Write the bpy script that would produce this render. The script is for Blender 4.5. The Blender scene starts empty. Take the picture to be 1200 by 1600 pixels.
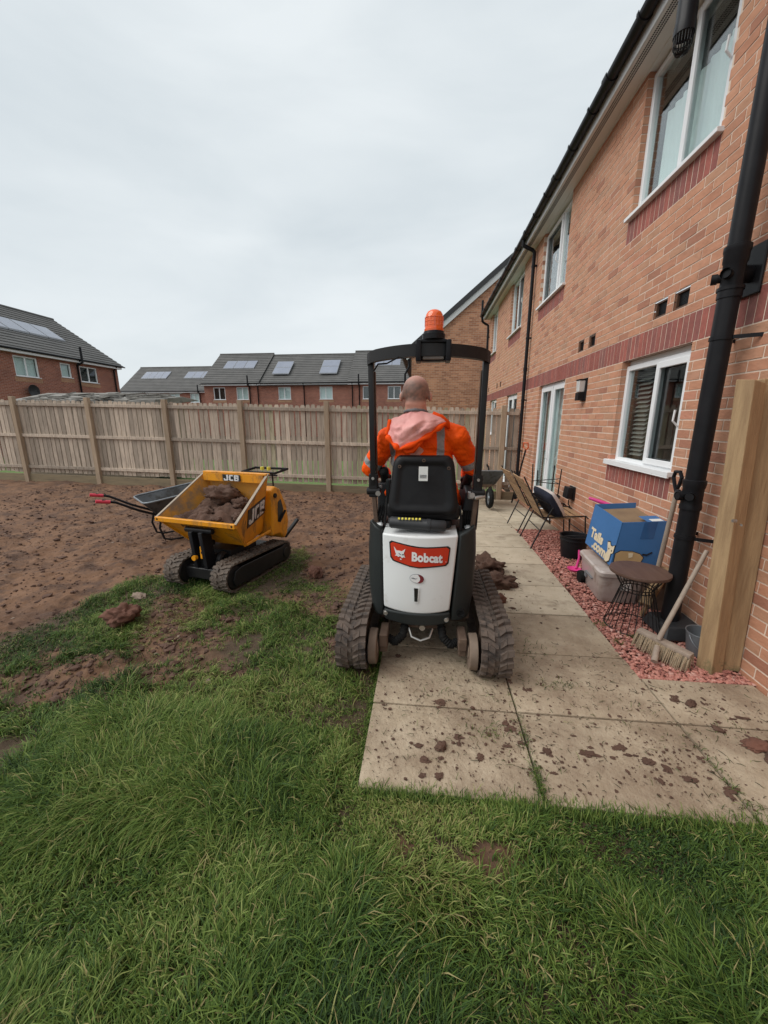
import bpy, bmesh, math, random
import numpy as np
from mathutils import Vector, Matrix, noise as mn
random.seed(7); rng=np.random.default_rng(7)
S=bpy.context.scene; COL=S.collection
R=math.radians
# ---------------------------------------------------------------- camera
F=610.0; TH=math.atan(144/F); PSI=math.atan(65*math.cos(TH)/F)
cam=bpy.data.cameras.new('camera'); co=bpy.data.objects.new('camera',cam); COL.objects.link(co)
cam.sensor_fit='VERTICAL'; cam.sensor_height=36; cam.sensor_width=27; cam.lens=36*F/1600
cam.clip_start=.05; cam.clip_end=900
co.location=(0,0,1.6); co.rotation_euler=(math.pi/2-TH,0,PSI); S.camera=co
# ---------------------------------------------------------------- world, sun, exposure
W=bpy.data.worlds.new('World'); S.world=W; W.use_nodes=True
nt=W.node_tree; N=nt.nodes; L=nt.links; N.clear()
out=N.new('ShaderNodeOutputWorld'); bg=N.new('ShaderNodeBackground'); bg.inputs['Strength'].default_value=.1
sky=N.new('ShaderNodeTexSky'); sky.sky_type='NISHITA'; sky.sun_disc=False
sky.sun_elevation=R(52); sky.sun_rotation=R(215); sky.dust_density=3
tc=N.new('ShaderNodeTexCoord'); mp=N.new('ShaderNodeMapping'); mp.inputs['Scale'].default_value=(1.0,1.0,3.2)
no=N.new('ShaderNodeTexNoise'); no.inputs['Scale'].default_value=1.7; no.inputs['Detail'].default_value=7; no.inputs['Roughness'].default_value=.5; no.inputs['Distortion'].default_value=.3
cr=N.new('ShaderNodeValToRGB'); e=cr.color_ramp.elements
e[0].position=.32; e[0].color=(4.5,4.95,5.2,1); e[1].position=.68; e[1].color=(5.75,6.1,6.25,1)
mx=N.new('ShaderNodeMix'); mx.data_type='RGBA'; mx.inputs[0].default_value=.94
L.new(tc.outputs['Generated'],mp.inputs[0]); L.new(mp.outputs[0],no.inputs['Vector']); L.new(no.outputs['Fac'],cr.inputs[0])
L.new(sky.outputs[0],mx.inputs[6]); L.new(cr.outputs[0],mx.inputs[7]); L.new(mx.outputs[2],bg.inputs[0]); L.new(bg.outputs[0],out.inputs[0])
sl=bpy.data.lights.new('sun','SUN'); sl.energy=1.5; sl.angle=R(50); sl.color=(1,.97,.92)
so=bpy.data.objects.new('sun',sl); COL.objects.link(so); so.rotation_euler=Vector((-.80,-.22,.95)).to_track_quat('Z','Y').to_euler()
S.view_settings.view_transform='Standard'; S.view_settings.look='None'; S.view_settings.exposure=0.58; S.view_settings.gamma=1
S.view_settings.use_curve_mapping=False
S.render.engine='CYCLES'
fwv=Vector((-math.sin(PSI)*math.cos(TH),math.cos(PSI)*math.cos(TH),-math.sin(TH))); rtv=Vector((math.cos(PSI),math.sin(PSI),0)); upv=rtv.cross(fwv)
def proj(p):      # used only to choose which alike pieces show largest and become parts of their own
    d=Vector(p)-Vector((0,0,1.6)); z=d.dot(fwv)
    if z<.1: return (-9999,-9999)
    return (600+F*d.dot(rtv)/z, 800-F*d.dot(upv)/z)
def inframe(p,m=20):
    x,y=proj(p); return -m<x<1200+m and -m<y<1600+m
# ---------------------------------------------------------------- numpy noise
def vnoise(x,y,seed=0):
    x=np.asarray(x,float); y=np.asarray(y,float)
    xi=np.floor(x).astype(np.int64); yi=np.floor(y).astype(np.int64); fx=x-xi; fy=y-yi
    def h(a,b):
        v=np.sin(a*127.1+b*311.7+seed*74.7)*43758.5453
        return v-np.floor(v)
    u=fx*fx*(3-2*fx); v=fy*fy*(3-2*fy)
    return (h(xi,yi)*(1-u)+h(xi+1,yi)*u)*(1-v)+(h(xi,yi+1)*(1-u)+h(xi+1,yi+1)*u)*v
def fbm(x,y,seed=0,o=4):
    t=0;a=.5;s=0
    for i in range(o):
        t=t+a*vnoise(x*2**i+i*13.1,y*2**i-i*7.7,seed+i); s+=a; a*=.5
    return t/s
def sstep(a,b,x):
    t=np.clip((x-a)/(b-a),0,1); return t*t*(3-2*t)
# ---------------------------------------------------------------- materials
MATS={}
def mat(name,c1,c2=None,rough=.6,scale=6,detail=6,bump=0,bscale=None,metal=0,dirt=None,damt=0,dscale=3,stretch=(1,1,1),rand=0,attr=None,ramp=None,spec=.5,world=False,alpha=None,emit=0,soft=.12,bdist=.01):
    m=bpy.data.materials.new(name); MATS[name]=m; m.use_nodes=True
    nt=m.node_tree; N=nt.nodes; L=nt.links; b=N['Principled BSDF']
    b.inputs['Roughness'].default_value=rough; b.inputs['Metallic'].default_value=metal
    b.inputs['Specular IOR Level'].default_value=spec
    tc=N.new('ShaderNodeTexCoord')
    if world:
        g=N.new('ShaderNodeNewGeometry'); vec=g.outputs['Position']
    else: vec=tc.outputs['Object']
    mp=N.new('ShaderNodeMapping'); mp.inputs['Scale'].default_value=stretch; L.new(vec,mp.inputs[0])
    if rand or not world:
        oi=N.new('ShaderNodeObjectInfo'); ml=N.new('ShaderNodeMath'); ml.operation='MULTIPLY'; ml.inputs[1].default_value=37 if not world else 0
        L.new(oi.outputs['Random'],ml.inputs[0]); L.new(ml.outputs[0],mp.inputs['Location'])
    v=mp.outputs[0]
    if c2 is None: c2=tuple(x*.8 for x in c1)
    n=N.new('ShaderNodeTexNoise'); n.inputs['Scale'].default_value=scale; n.inputs['Detail'].default_value=detail; n.inputs['Roughness'].default_value=.6; L.new(v,n.inputs['Vector'])
    mr=N.new('ShaderNodeMapRange'); mr.inputs[1].default_value=.3; mr.inputs[2].default_value=.7; L.new(n.outputs['Fac'],mr.inputs[0])
    def mix(f,a,bb,mode='MIX'):
        x=N.new('ShaderNodeMix'); x.data_type='RGBA'; x.blend_type=mode
        if isinstance(f,(int,float)): x.inputs[0].default_value=f
        else: L.new(f,x.inputs[0])
        for i,s in ((6,a),(7,bb)):
            if isinstance(s,tuple): x.inputs[i].default_value=(*s,1) if len(s)==3 else s
            else: L.new(s,x.inputs[i])
        return x.outputs[2]
    col=mix(mr.outputs[0],tuple(c1),tuple(c2))
    if attr:
        a=N.new('ShaderNodeAttribute'); a.attribute_name=attr
        r=N.new('ShaderNodeValToRGB'); r.color_ramp.interpolation='LINEAR'
        els=r.color_ramp.elements
        for i,cc in enumerate(ramp):
            p=i/(len(ramp)-1)
            if i==0: el=els[0]
            elif i==len(ramp)-1: el=els[-1]
            else: el=els.new(p)
            el.position=p; el.color=(*cc,1)
        L.new(a.outputs['Fac'],r.inputs[0])
        col=mix(1.0,r.outputs[0],col,'MULTIPLY')
    if rand:
        r2=N.new('ShaderNodeMapRange'); r2.inputs[3].default_value=1-rand; r2.inputs[4].default_value=1+rand
        L.new(oi.outputs['Random'],r2.inputs[0])
        cc=N.new('ShaderNodeCombineColor'); [L.new(r2.outputs[0],cc.inputs[i]) for i in range(3)]
        col=mix(1.0,col,cc.outputs[0],'MULTIPLY')
    rsock=None
    if dirt:
        n2=N.new('ShaderNodeTexNoise'); n2.inputs['Scale'].default_value=dscale; n2.inputs['Detail'].default_value=9; n2.inputs['Roughness'].default_value=.68; L.new(v,n2.inputs['Vector'])
        m2=N.new('ShaderNodeMapRange'); m2.inputs[1].default_value=.72-damt*.5; m2.inputs[2].default_value=.72-damt*.5+soft; m2.clamp=True; L.new(n2.outputs['Fac'],m2.inputs[0])
        mm=N.new('ShaderNodeMath'); mm.operation='MULTIPLY'; mm.inputs[1].default_value=.85; L.new(m2.outputs[0],mm.inputs[0])
        col=mix(mm.outputs[0],col,tuple(dirt))
        rr=N.new('ShaderNodeMapRange'); rr.inputs[3].default_value=rough; rr.inputs[4].default_value=max(rough,.85); L.new(mm.outputs[0],rr.inputs[0]); L.new(rr.outputs[0],b.inputs['Roughness'])
    L.new(col,b.inputs['Base Color'])
    if bump:
        n3=N.new('ShaderNodeTexNoise'); n3.inputs['Scale'].default_value=bscale or scale*4; n3.inputs['Detail'].default_value=10; n3.inputs['Roughness'].default_value=.62; L.new(v,n3.inputs['Vector'])
        bp=N.new('ShaderNodeBump'); bp.inputs['Strength'].default_value=bump; bp.inputs['Distance'].default_value=bdist; L.new(n3.outputs['Fac'],bp.inputs['Height']); L.new(bp.outputs[0],b.inputs['Normal'])
    if emit:
        L.new(col,b.inputs['Emission Color']); b.inputs['Emission Strength'].default_value=emit
    return m
def glassmat(name,tint=(.9,.95,.95),ior=1.5,dark=0):
    m=bpy.data.materials.new(name); MATS[name]=m; m.use_nodes=True; nt=m.node_tree; N=nt.nodes; L=nt.links; N.clear()
    o=N.new('ShaderNodeOutputMaterial'); t=N.new('ShaderNodeBsdfTransparent'); t.inputs[0].default_value=(*tint,1)
    g=N.new('ShaderNodeBsdfGlossy'); g.inputs['Roughness'].default_value=.02; g.inputs[0].default_value=(.95,.95,.95,1)
    f0=N.new('ShaderNodeLayerWeight'); f0.inputs[0].default_value=.5; f1=N.new('ShaderNodeMath'); f1.operation='POWER'; f1.inputs[1].default_value=4.0; L.new(f0.outputs['Facing'],f1.inputs[0]); f=N.new('ShaderNodeMapRange'); f.inputs[3].default_value=.06; f.inputs[4].default_value=.95; L.new(f1.outputs[0],f.inputs[0])
    mu=N.new('ShaderNodeMath'); mu.operation='MULTIPLY'; mu.inputs[1].default_value=1.0; mu.use_clamp=True; L.new(f.outputs[0],mu.inputs[0])
    x=N.new('ShaderNodeMixShader'); L.new(mu.outputs[0],x.inputs[0]); L.new(t.outputs[0],x.inputs[1]); L.new(g.outputs[0],x.inputs[2]); L.new(x.outputs[0],o.inputs[0])
    return m
SOILC=(.150,.074,.038)
BR=[(.40,.18,.115),(.50,.235,.145),(.55,.265,.16),(.58,.295,.185),(.54,.28,.17),(.48,.265,.17),(.57,.26,.17)]
M=dict(
 brick=mat('brick',(1,1,1),(.80,.78,.76),rough=.85,scale=14,bump=.55,bscale=42,attr='tint',ramp=BR,world=True,dirt=(.16,.09,.06),damt=.1,dscale=30,stretch=(1,.45,1)),
 soldier=mat('soldier_brick',(1,1,1),(.7,.7,.72),rough=.8,scale=20,bump=.4,bscale=60,attr='tint',ramp=[(.22,.085,.07),(.34,.10,.075),(.28,.10,.085),(.40,.12,.09),(.20,.10,.09)],world=True),
 mortar=mat('mortar',(.74,.61,.50),(.64,.52,.42),rough=.95,scale=20,bump=.3,bscale=120,world=True),
 upvc=mat('white_upvc',(.78,.79,.80),(.74,.75,.76),rough=.35,scale=3,dirt=(.5,.47,.42),damt=.12,dscale=5),
 fascia=mat('fascia',(.60,.61,.61),(.56,.57,.57),rough=.4,scale=2,dirt=(.45,.44,.41),damt=.12,dscale=3),
 soffit=mat('soffit',(.70,.70,.68),(.66,.66,.64),rough=.5,scale=2),
 blackpl=mat('black_plastic',(.012,.012,.014),(.018,.018,.02),rough=.34,scale=8,dirt=(.05,.045,.04),damt=.05,dscale=6,spec=.14),
 greypl=mat('grey_plastic',(.035,.037,.04),(.03,.031,.034),rough=.5,spec=.3,scale=8),
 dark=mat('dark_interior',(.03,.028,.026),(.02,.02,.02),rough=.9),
 blind=mat('blind',(.28,.25,.22),(.24,.22,.2),rough=.7),
 net=mat('net_curtain',(.85,.88,.86),(.70,.75,.73),rough=.9,scale=30,stretch=(1,8,.3)),
 tile=mat('roof_tile',(.125,.12,.115),(.085,.083,.08),rough=.8,scale=1.2,bump=.3,bscale=25,world=True),
 tileedge=mat('dark_verge',(.03,.03,.032),rough=.5),
 wood=mat('fence_wood',(.54,.44,.35),(.33,.265,.21),rough=.85,scale=5,stretch=(6,6,.7),bump=.5,bscale=14,rand=.3,dirt=(.10,.085,.06),damt=.22,dscale=5),
 woodg=mat('fence_wood_green',(.46,.40,.28),(.30,.26,.17),rough=.85,scale=5,stretch=(6,6,.7),bump=.5,bscale=14,rand=.2,dirt=(.11,.12,.05),damt=.3,dscale=5),
 woodpost=mat('fence_post_wood',(.44,.33,.23),(.30,.22,.15),rough=.85,scale=4,stretch=(6,6,.6),bump=.5,bscale=14,rand=.12),
 gravelb=mat('gravel_board_wood',(.26,.20,.12),(.18,.14,.09),rough=.85,scale=4,stretch=(.6,6,6),bump=.5,bscale=14,rand=.12,dirt=(.08,.055,.035),damt=.25,dscale=4),
 newwood=mat('fresh_timber',(.43,.29,.155),(.25,.155,.08),rough=.8,scale=3.4,stretch=(8,8,.7),bump=.5,bscale=14,rand=.1,dirt=(.22,.15,.075),damt=.16,dscale=4),
 mosswood=mat('mossy_timber_foot',(.20,.18,.09),(.30,.22,.12),rough=.9,scale=9,bump=.4,bscale=30),
 slab=mat('paving_slab',(.50,.425,.32),(.40,.33,.24),rough=.88,scale=5,detail=10,bump=.9,bscale=26,rand=.07,dirt=(.15,.105,.068),damt=.40,dscale=3.2,world=True,soft=.2,bdist=.012),
 slabm=mat('muddy_paving_slab',(.47,.385,.28),(.35,.275,.19),rough=.9,scale=5,detail=10,bump=1,bscale=24,rand=.05,dirt=(.17,.112,.072),damt=.66,dscale=3.0,world=True,soft=.34,bdist=.016),
 soil=mat('soil',SOILC,(.205,.112,.064),rough=.95,scale=2.2,detail=10,bump=1,bscale=11,dirt=(.07,.038,.026),damt=.46,dscale=3.6,world=True,bdist=.03),
 clod=mat('soil_clod',(.075,.040,.027),(.115,.062,.042),rough=.95,scale=7,detail=8,bump=1,bscale=22,dirt=(.05,.028,.02),damt=.3,dscale=9,world=True),
 clodred=mat('reddish_clod',(.17,.075,.05),(.11,.05,.034),rough=.95,scale=7,bump=1,bscale=22,world=True),
 stone=mat('pebble',(.26,.19,.14),(.17,.12,.09),rough=.8,scale=7,bump=.4,bscale=22,world=True),
 gravel=mat('red_gravel',(1,1,1),(.72,.7,.7),rough=.8,scale=40,attr='tint',ramp=[(.22,.08,.065),(.48,.19,.15),(.58,.27,.21),(.42,.16,.125),(.62,.36,.30)],world=True),
 ub=mat('under_gravel',(.16,.06,.045),(.1,.04,.03),rough=.95,scale=30,bump=1,bscale=60,world=True),
 airb=mat('brown_plastic',(.13,.07,.045),rough=.5), farbrick=None, white=mat('machine_white',(.76,.78,.78),(.72,.74,.74),rough=.38,scale=2,dirt=(.36,.30,.23),damt=.30,dscale=8,soft=.3),
 mgrey=mat('machine_dark_panel',(.019,.023,.023),(.026,.030,.030),rough=.5,spec=.3,scale=3,bump=.15,bscale=150,dirt=(.075,.068,.058),damt=.16,dscale=5,soft=.3),
 rust=mat('muddy_steel',(.075,.045,.03),(.13,.085,.06),rough=.85,scale=8,bump=.4,bscale=30,dirt=(.17,.115,.08),damt=.35,dscale=6),
 darksteel=mat('dark_steel',(.010,.010,.011),(.02,.019,.019),rough=.45,spec=.3,scale=6,dirt=(.10,.07,.05),damt=.15,dscale=7),
 track=mat('muddy_rubber_track',(.085,.064,.052),(.125,.092,.072),rough=.85,scale=9,bump=.5,bscale=40,dirt=(.036,.03,.028),damt=.42,dscale=8),
 track2=mat('grey_rubber_track',(.09,.07,.056),(.14,.105,.08),rough=.8,scale=9,bump=.5,bscale=40,dirt=(.035,.03,.028),damt=.4,dscale=8),
 hub=mat('dusty_wheel',(.24,.175,.13),(.16,.115,.085),rough=.8,scale=8,bump=.2,bscale=30),
 steel=mat('bright_steel',(.55,.54,.52),(.35,.33,.3),rough=.4,metal=.8,scale=8),
 seat=mat('black_seat_shell',(.008,.008,.009),(.014,.014,.015),rough=.45,scale=7,bump=.1,bscale=200,dirt=(.03,.027,.024),damt=.08,dscale=7,spec=.22),
 paper=mat('white_label',(.7,.72,.70),(.62,.64,.62),rough=.5),
 ink=mat('label_print',(.18,.18,.19),rough=.6),
 red=mat('badge_red',(.62,.045,.012),(.50,.03,.01),rough=.35,scale=4),
 badgeblk=mat('badge_black',(.012,.012,.012),rough=.35), badgewht=mat('badge_white',(.8,.8,.8),rough=.4),
 maroon=mat('maroon_print',(.18,.02,.025),rough=.4),
 amber=mat('amber_lens',(.85,.13,.015),(.75,.10,.01),rough=.12,scale=20,stretch=(1,1,.2),spec=.8),
 ledface=mat('work_lamp_lens',(.22,.17,.14),(.14,.11,.09),rough=.25,scale=12),
 yellow=mat('construction_yellow',(.80,.33,.008),(.68,.26,.008),rough=.42,scale=5,dirt=(.17,.095,.04),damt=.42,dscale=7,soft=.16,stretch=(1,1,.5)),
 yellowm=mat('muddy_yellow_inside',(.50,.24,.04),(.62,.27,.03),rough=.7,scale=5,dirt=(.20,.15,.105),damt=.5,dscale=4.5,soft=.15),
 edge=mat('worn_rim',(.36,.29,.22),(.25,.20,.15),rough=.6,scale=12),
 skin=mat('skin',(.68,.36,.27),(.60,.27,.20),rough=.5,scale=9,bump=.08,bscale=120),
 stubble=mat('shaved_hair',(.20,.15,.125),(.30,.2,.16),rough=.8,scale=120),
 glove=mat('black_glove',(.008,.008,.009),rough=.8), boot=mat('brown_boot',(.09,.055,.04),rough=.7),
 pink=mat('pink_lining',(.82,.40,.36),(.74,.30,.28),rough=.5,scale=6,bump=.35,bscale=14),
 orange2=mat('orange_trim',(.95,.095,.003),(.85,.07,.002),rough=.65,spec=.2,scale=6,bump=.3,bscale=22),
 cardblue=mat('blue_printed_card',(.045,.15,.36),(.036,.13,.31),rough=.6,scale=3,bump=.1,bscale=30),
 card=mat('brown_card',(.17,.11,.065),(.24,.16,.09),rough=.8), tape=mat('parcel_tape',(.025,.085,.22),(.03,.11,.26),rough=.2),
 cream=mat('cream_print',(.72,.60,.42),rough=.6), dogtan=mat('tan_print',(.50,.33,.16),rough=.6),
 tub=mat('clear_storage_plastic',(.50,.44,.41),(.40,.34,.31),rough=.3,scale=7,dirt=(.28,.2,.16),damt=.3,dscale=4),
 tabletop=mat('dark_wood_top',(.085,.045,.032),(.13,.075,.055),rough=.5,scale=3,stretch=(8,1,1)),
 wire=mat('black_wire',(.010,.010,.011),rough=.4),
 slat=mat('chair_slat_wood',(.36,.22,.115),(.26,.16,.085),rough=.7,scale=6,stretch=(2,2,2),bump=.2,rand=.15),
 cushd=mat('navy_fabric',(.015,.018,.035),rough=.9), cushw=mat('white_fabric',(.62,.58,.55),(.52,.48,.46),rough=.9,scale=25),
 handle=mat('weathered_broom_handle',(.36,.29,.23),(.26,.20,.16),rough=.8,scale=9,stretch=(3,3,.6),bump=.2),
 bristle=mat('pale_bristle',(.50,.40,.28),(.36,.28,.19),rough=.9,scale=60),
 galv=mat('galvanised_steel',(.26,.28,.30),(.19,.21,.23),rough=.5,metal=.5,scale=12),
 magenta=mat('pink_plastic',(.70,.05,.25),rough=.35), redgrip=mat('red_rubber_grip',(.62,.035,.07),rough=.5), orangegrip=mat('orange_plastic_grip',(.65,.12,.04),rough=.45),
 solar=mat('solar_panel_glass',(.20,.22,.28),(.24,.26,.32),rough=.2,scale=1,spec=.8), solarf=mat('solar_frame',(.32,.33,.35),rough=.4,metal=.5),
 lawnfar=mat('far_lawn',(.13,.20,.05),(.09,.15,.04),rough=.9,scale=2), wtray=mat('galvanised_barrow_tray',(.07,.075,.08),(.11,.115,.12),rough=.5,metal=.3,scale=6,dirt=(.05,.045,.04),damt=.45,dscale=5),
 felt=mat('weathered_grey_felt',(.19,.18,.165),(.28,.265,.24),rough=.95,scale=6,bump=.8,bscale=12,world=True,dirt=(.09,.085,.08),damt=.35,dscale=4,stretch=(.4,1,1)),
 rubber=mat('black_rubber',(.010,.010,.010),rough=.8,spec=.2), yel2=mat('yellow_cap',(.75,.65,.08),rough=.4),
 glass=glassmat('window_glass'), lampg=mat('lamp_diffuser',(.66,.66,.64),rough=.3),
)
def brickfar(name,cols,mort=(.42,.33,.27),bs=1.0):
    m=bpy.data.materials.new(name); m.use_nodes=True; nt=m.node_tree; N=nt.nodes; L=nt.links; b=N['Principled BSDF']; b.inputs['Roughness'].default_value=.9
    tc=N.new('ShaderNodeTexCoord'); mp=N.new('ShaderNodeMapping'); L.new(tc.outputs['UV'],mp.inputs[0])
    br=N.new('ShaderNodeTexBrick'); br.inputs['Scale'].default_value=1; br.inputs['Mortar Size'].default_value=.006; br.inputs['Brick Width'].default_value=.225; br.inputs['Row Height'].default_value=.075; br.inputs['Mortar Smooth'].default_value=.3
    br.inputs['Color1'].default_value=(*cols[0],1); br.inputs['Color2'].default_value=(*cols[1],1); br.inputs['Mortar'].default_value=(*mort,1); br.inputs['Bias'].default_value=0
    L.new(mp.outputs[0],br.inputs['Vector'])
    n=N.new('ShaderNodeTexNoise'); n.inputs['Scale'].default_value=.9; n.inputs['Detail'].default_value=8; L.new(mp.outputs[0],n.inputs['Vector'])
    mr=N.new('ShaderNodeMapRange'); mr.inputs[3].default_value=.7; mr.inputs[4].default_value=1.3; L.new(n.outputs['Fac'],mr.inputs[0])
    cc=N.new('ShaderNodeCombineColor'); [L.new(mr.outputs[0],cc.inputs[i]) for i in range(3)]
    x=N.new('ShaderNodeMix'); x.data_type='RGBA'; x.blend_type='MULTIPLY'; x.inputs[0].default_value=1; L.new(br.outputs[0],x.inputs[6]); L.new(cc.outputs[0],x.inputs[7]); L.new(x.outputs[2],b.inputs[0])
    bp=N.new('ShaderNodeBump'); bp.inputs['Strength'].default_value=.6; bp.inputs['Distance'].default_value=.01; bp.invert=True; L.new(br.outputs['Fac'],bp.inputs['Height']); L.new(bp.outputs[0],b.inputs['Normal'])
    return m
M['farbrick']=brickfar('far_red_brick',[(.23,.075,.05),(.34,.12,.075)])
M['gablebrick']=brickfar('gable_orange_brick',[(.30,.125,.07),(.52,.25,.14)],mort=(.48,.36,.27))
M['buffbrick']=brickfar('buff_brick',[(.34,.17,.09),(.44,.24,.13)])
# ---------------------------------------------------------------- objects
WM={}
def tagthing(o,label,cat,group=None):
    o['label']=label; o['category']=cat
    if group: o['group']=group
def thing(name,label,cat,loc=(0,0,0),rz=0,group=None,kind=None):
    o=bpy.data.objects.new(name,None); COL.objects.link(o); o.empty_display_size=.1
    o.location=loc; o.rotation_euler=(0,0,rz)
    WM[o]=Matrix.Translation(loc)@Matrix.Rotation(rz,4,'Z')
    if kind: o['kind']=kind
    else: tagthing(o,label,cat,group)
    if kind and label: o['label']=label
    return o
def rotm(ax=0,ay=0,az=0): return Matrix.Rotation(az,3,'Z')@Matrix.Rotation(ay,3,'Y')@Matrix.Rotation(ax,3,'X')
class MB:
    def __init__(s): s.v=[]; s.f=[]; s.a=[]; s.uvs=None
    def add(s,vs,fs,t=None):
        o=len(s.v); s.v+= [tuple(p) for p in vs]; s.f+=[tuple(i+o for i in f) for f in fs]
        if t is not None: s.a+=[t]*len(vs)
        return s
    def box(s,a,b,rot=None,piv=None,t=None):
        x0,y0,z0=a; x1,y1,z1=b
        vs=[Vector(p) for p in((x0,y0,z0),(x1,y0,z0),(x1,y1,z0),(x0,y1,z0),(x0,y0,z1),(x1,y0,z1),(x1,y1,z1),(x0,y1,z1))]
        if rot is not None:
            pv=Vector(piv) if piv is not None else sum(vs,Vector())/8
            vs=[rot@(v-pv)+pv for v in vs]
        return s.add(vs,[(0,3,2,1),(4,5,6,7),(0,1,5,4),(1,2,6,5),(2,3,7,6),(3,0,4,7)],t)
    def cbox(s,c,d,rot=None): return s.box([c[i]-d[i]/2 for i in range(3)],[c[i]+d[i]/2 for i in range(3)],rot)
    def hexa(s,p):  # 8 points bottom ring, top ring
        return s.add(p,[(0,3,2,1),(4,5,6,7),(0,1,5,4),(1,2,6,5),(2,3,7,6),(3,0,4,7)])
    def bar(s,p0,p1,w,h,up=(0,0,1)):
        p0=Vector(p0);p1=Vector(p1);d=(p1-p0).normalized();u=Vector(up)
        sd=d.cross(u)
        if sd.length<1e-3: sd=d.cross(Vector((1,0,0)))
        sd.normalize(); u=sd.cross(d)
        c=[(-1,-1),(1,-1),(1,1),(-1,1)]
        return s.add([p0+sd*a*w/2+u*b*h/2 for a,b in c]+[p1+sd*a*w/2+u*b*h/2 for a,b in c],[(0,1,2,3),(7,6,5,4),(0,4,5,1),(1,5,6,2),(2,6,7,3),(3,7,4,0)])
    def cyl(s,p0,p1,r0,r1=None,n=16,cap=True):
        return s.tube([p0,p1],[r0,r0 if r1 is None else r1],n,cap)
    def tube(s,pts,r,n=8,cap=True,closed=False):
        pts=[Vector(p) for p in pts]; k=len(pts); rs=r if isinstance(r,(list,tuple)) else [r]*k
        rings=[]; prev=None
        for i,p in enumerate(pts):
            if closed: d=pts[(i+1)%k]-pts[i-1]
            else: d=pts[min(i+1,k-1)]-pts[max(i-1,0)]
            d.normalize()
            if prev is None:
                u=Vector((0,0,1)) if abs(d.z)<.9 else Vector((1,0,0))
            else: u=prev
            u=(u-d*u.dot(d)).normalized(); prev=u; w=d.cross(u)
            rings.append([p+(u*math.cos(2*math.pi*j/n)+w*math.sin(2*math.pi*j/n))*rs[i] for j in range(n)])
        return s.loft(rings,cap and not closed,closed)
    def loft(s,rings,cap=True,closed=False):
        n=len(rings[0]); k=len(rings); vs=[q for r_ in rings for q in r_]; fs=[]
        for i in range(k if closed else k-1):
            a=i*n;b=((i+1)%k)*n
            for j in range(n):
                j2=(j+1)%n; fs.append((a+j,a+j2,b+j2,b+j))
        if cap: fs.append(tuple(range(n))[::-1]); fs.append(tuple((k-1)*n+j for j in range(n)))
        return s.add(vs,fs)
    def lathe(s,prof,c=(0,0,0),axis='Z',n=24,cap=False):
        rings=[]
        for r_,h in prof:
            ring=[]
            for j in range(n):
                a=2*math.pi*j/n; x=r_*math.cos(a); y=r_*math.sin(a)
                q={'Z':(x,y,h),'X':(h,x,y),'Y':(x,h,y)}[axis]
                ring.append(Vector(q)+Vector(c))
            rings.append(ring)
        return s.loft(rings,cap)
    def grid(s,fn,nu,nv):
        vs=[fn(i/(nu-1),j/(nv-1)) for j in range(nv) for i in range(nu)]
        return s.add(vs,[(j*nu+i,j*nu+i+1,(j+1)*nu+i+1,(j+1)*nu+i) for j in range(nv-1) for i in range(nu-1)])
    def prism(s,poly,fn,d0,d1):   # poly in 2d, fn(u,v,d)->3d
        n=len(poly)
        vs=[fn(u,v,d0) for u,v in poly]+[fn(u,v,d1) for u,v in poly]
        return s.add(vs,[tuple(range(n))[::-1],tuple(range(n,2*n))]+[(i,(i+1)%n,n+(i+1)%n,n+i) for i in range(n)])
    def clod(s,c,r,sub=2,sq=(1,1,.7),amp=.35,t=None):
        bm=bmesh.new(); bmesh.ops.create_icosphere(bm,subdivisions=sub,radius=1)
        o=Vector((random.uniform(0,99),random.uniform(0,99),random.uniform(0,99)))
        vs=[]
        for v in bm.verts:
            k=1+amp*(mn.noise(v.co*1.3+o)+.6*mn.noise(v.co*3+o)+(.5*mn.noise(v.co*7+o) if sub>2 else 0)+(.45*mn.noise(v.co*16+o) if sub>3 else 0))
            q=v.co*k*r; vs.append(Vector(c)+Vector((q.x*sq[0],q.y*sq[1],q.z*sq[2])))
        fs=[[v.index for v in f.verts] for f in bm.faces]; bm.free()
        return s.add(vs,fs,t)
    def mesh(s,name,m,smooth=False,attr='tint',inv=None):
        me=bpy.data.meshes.new(name)
        vs=s.v if inv is None else [tuple(inv@Vector(v)) for v in s.v]
        me.from_pydata(vs,[],s.f)
        if m is not None:
            for mm in (m if isinstance(m,(list,tuple)) else [m]): me.materials.append(mm)
        if s.a and len(s.a)==len(s.v):
            a=me.attributes.new(attr,'FLOAT','POINT'); a.data.foreach_set('value',s.a)
        if smooth:
            me.polygons.foreach_set('use_smooth',[True]*len(me.polygons))
            if smooth!='all':
                try: me.set_sharp_from_angle(angle=R(40))
                except Exception: pass
        return me
    def build(s,name,m,parent=None,smooth=False,world=False,bevel=0,kind=None,label=None,cat=None,group=None,attr='tint',recalc=True,seg=1):
        inv=None
        if parent is not None and world: inv=WM[parent].inverted()
        me=s.mesh(name,m,smooth,attr,inv)
        if recalc or bevel:
            bm=bmesh.new(); bm.from_mesh(me); bmesh.ops.recalc_face_normals(bm,faces=bm.faces)
            if bevel:
                ed=[e for e in bm.edges if len(e.link_faces)==2 and e.calc_face_angle(0)>R(30)]
                bmesh.ops.bevel(bm,geom=ed,offset=bevel,segments=seg,affect='EDGES',profile=.6,clamp_overlap=True)
            bm.to_mesh(me); bm.free()
            if smooth and smooth!='all':
                try: me.set_sharp_from_angle(angle=R(40))
                except Exception: pass
        return link(name,me,parent,kind,label,cat,group)
def link(name,me,parent=None,kind=None,label=None,cat=None,group=None):
    o=bpy.data.objects.new(name,me); COL.objects.link(o); WM[o]=Matrix()
    if parent is not None: o.parent=parent; WM[o]=WM[parent].copy()
    if kind: o['kind']=kind
    if label: o['label']=label
    if cat: o['category']=cat
    if group: o['group']=group
    return o
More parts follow.
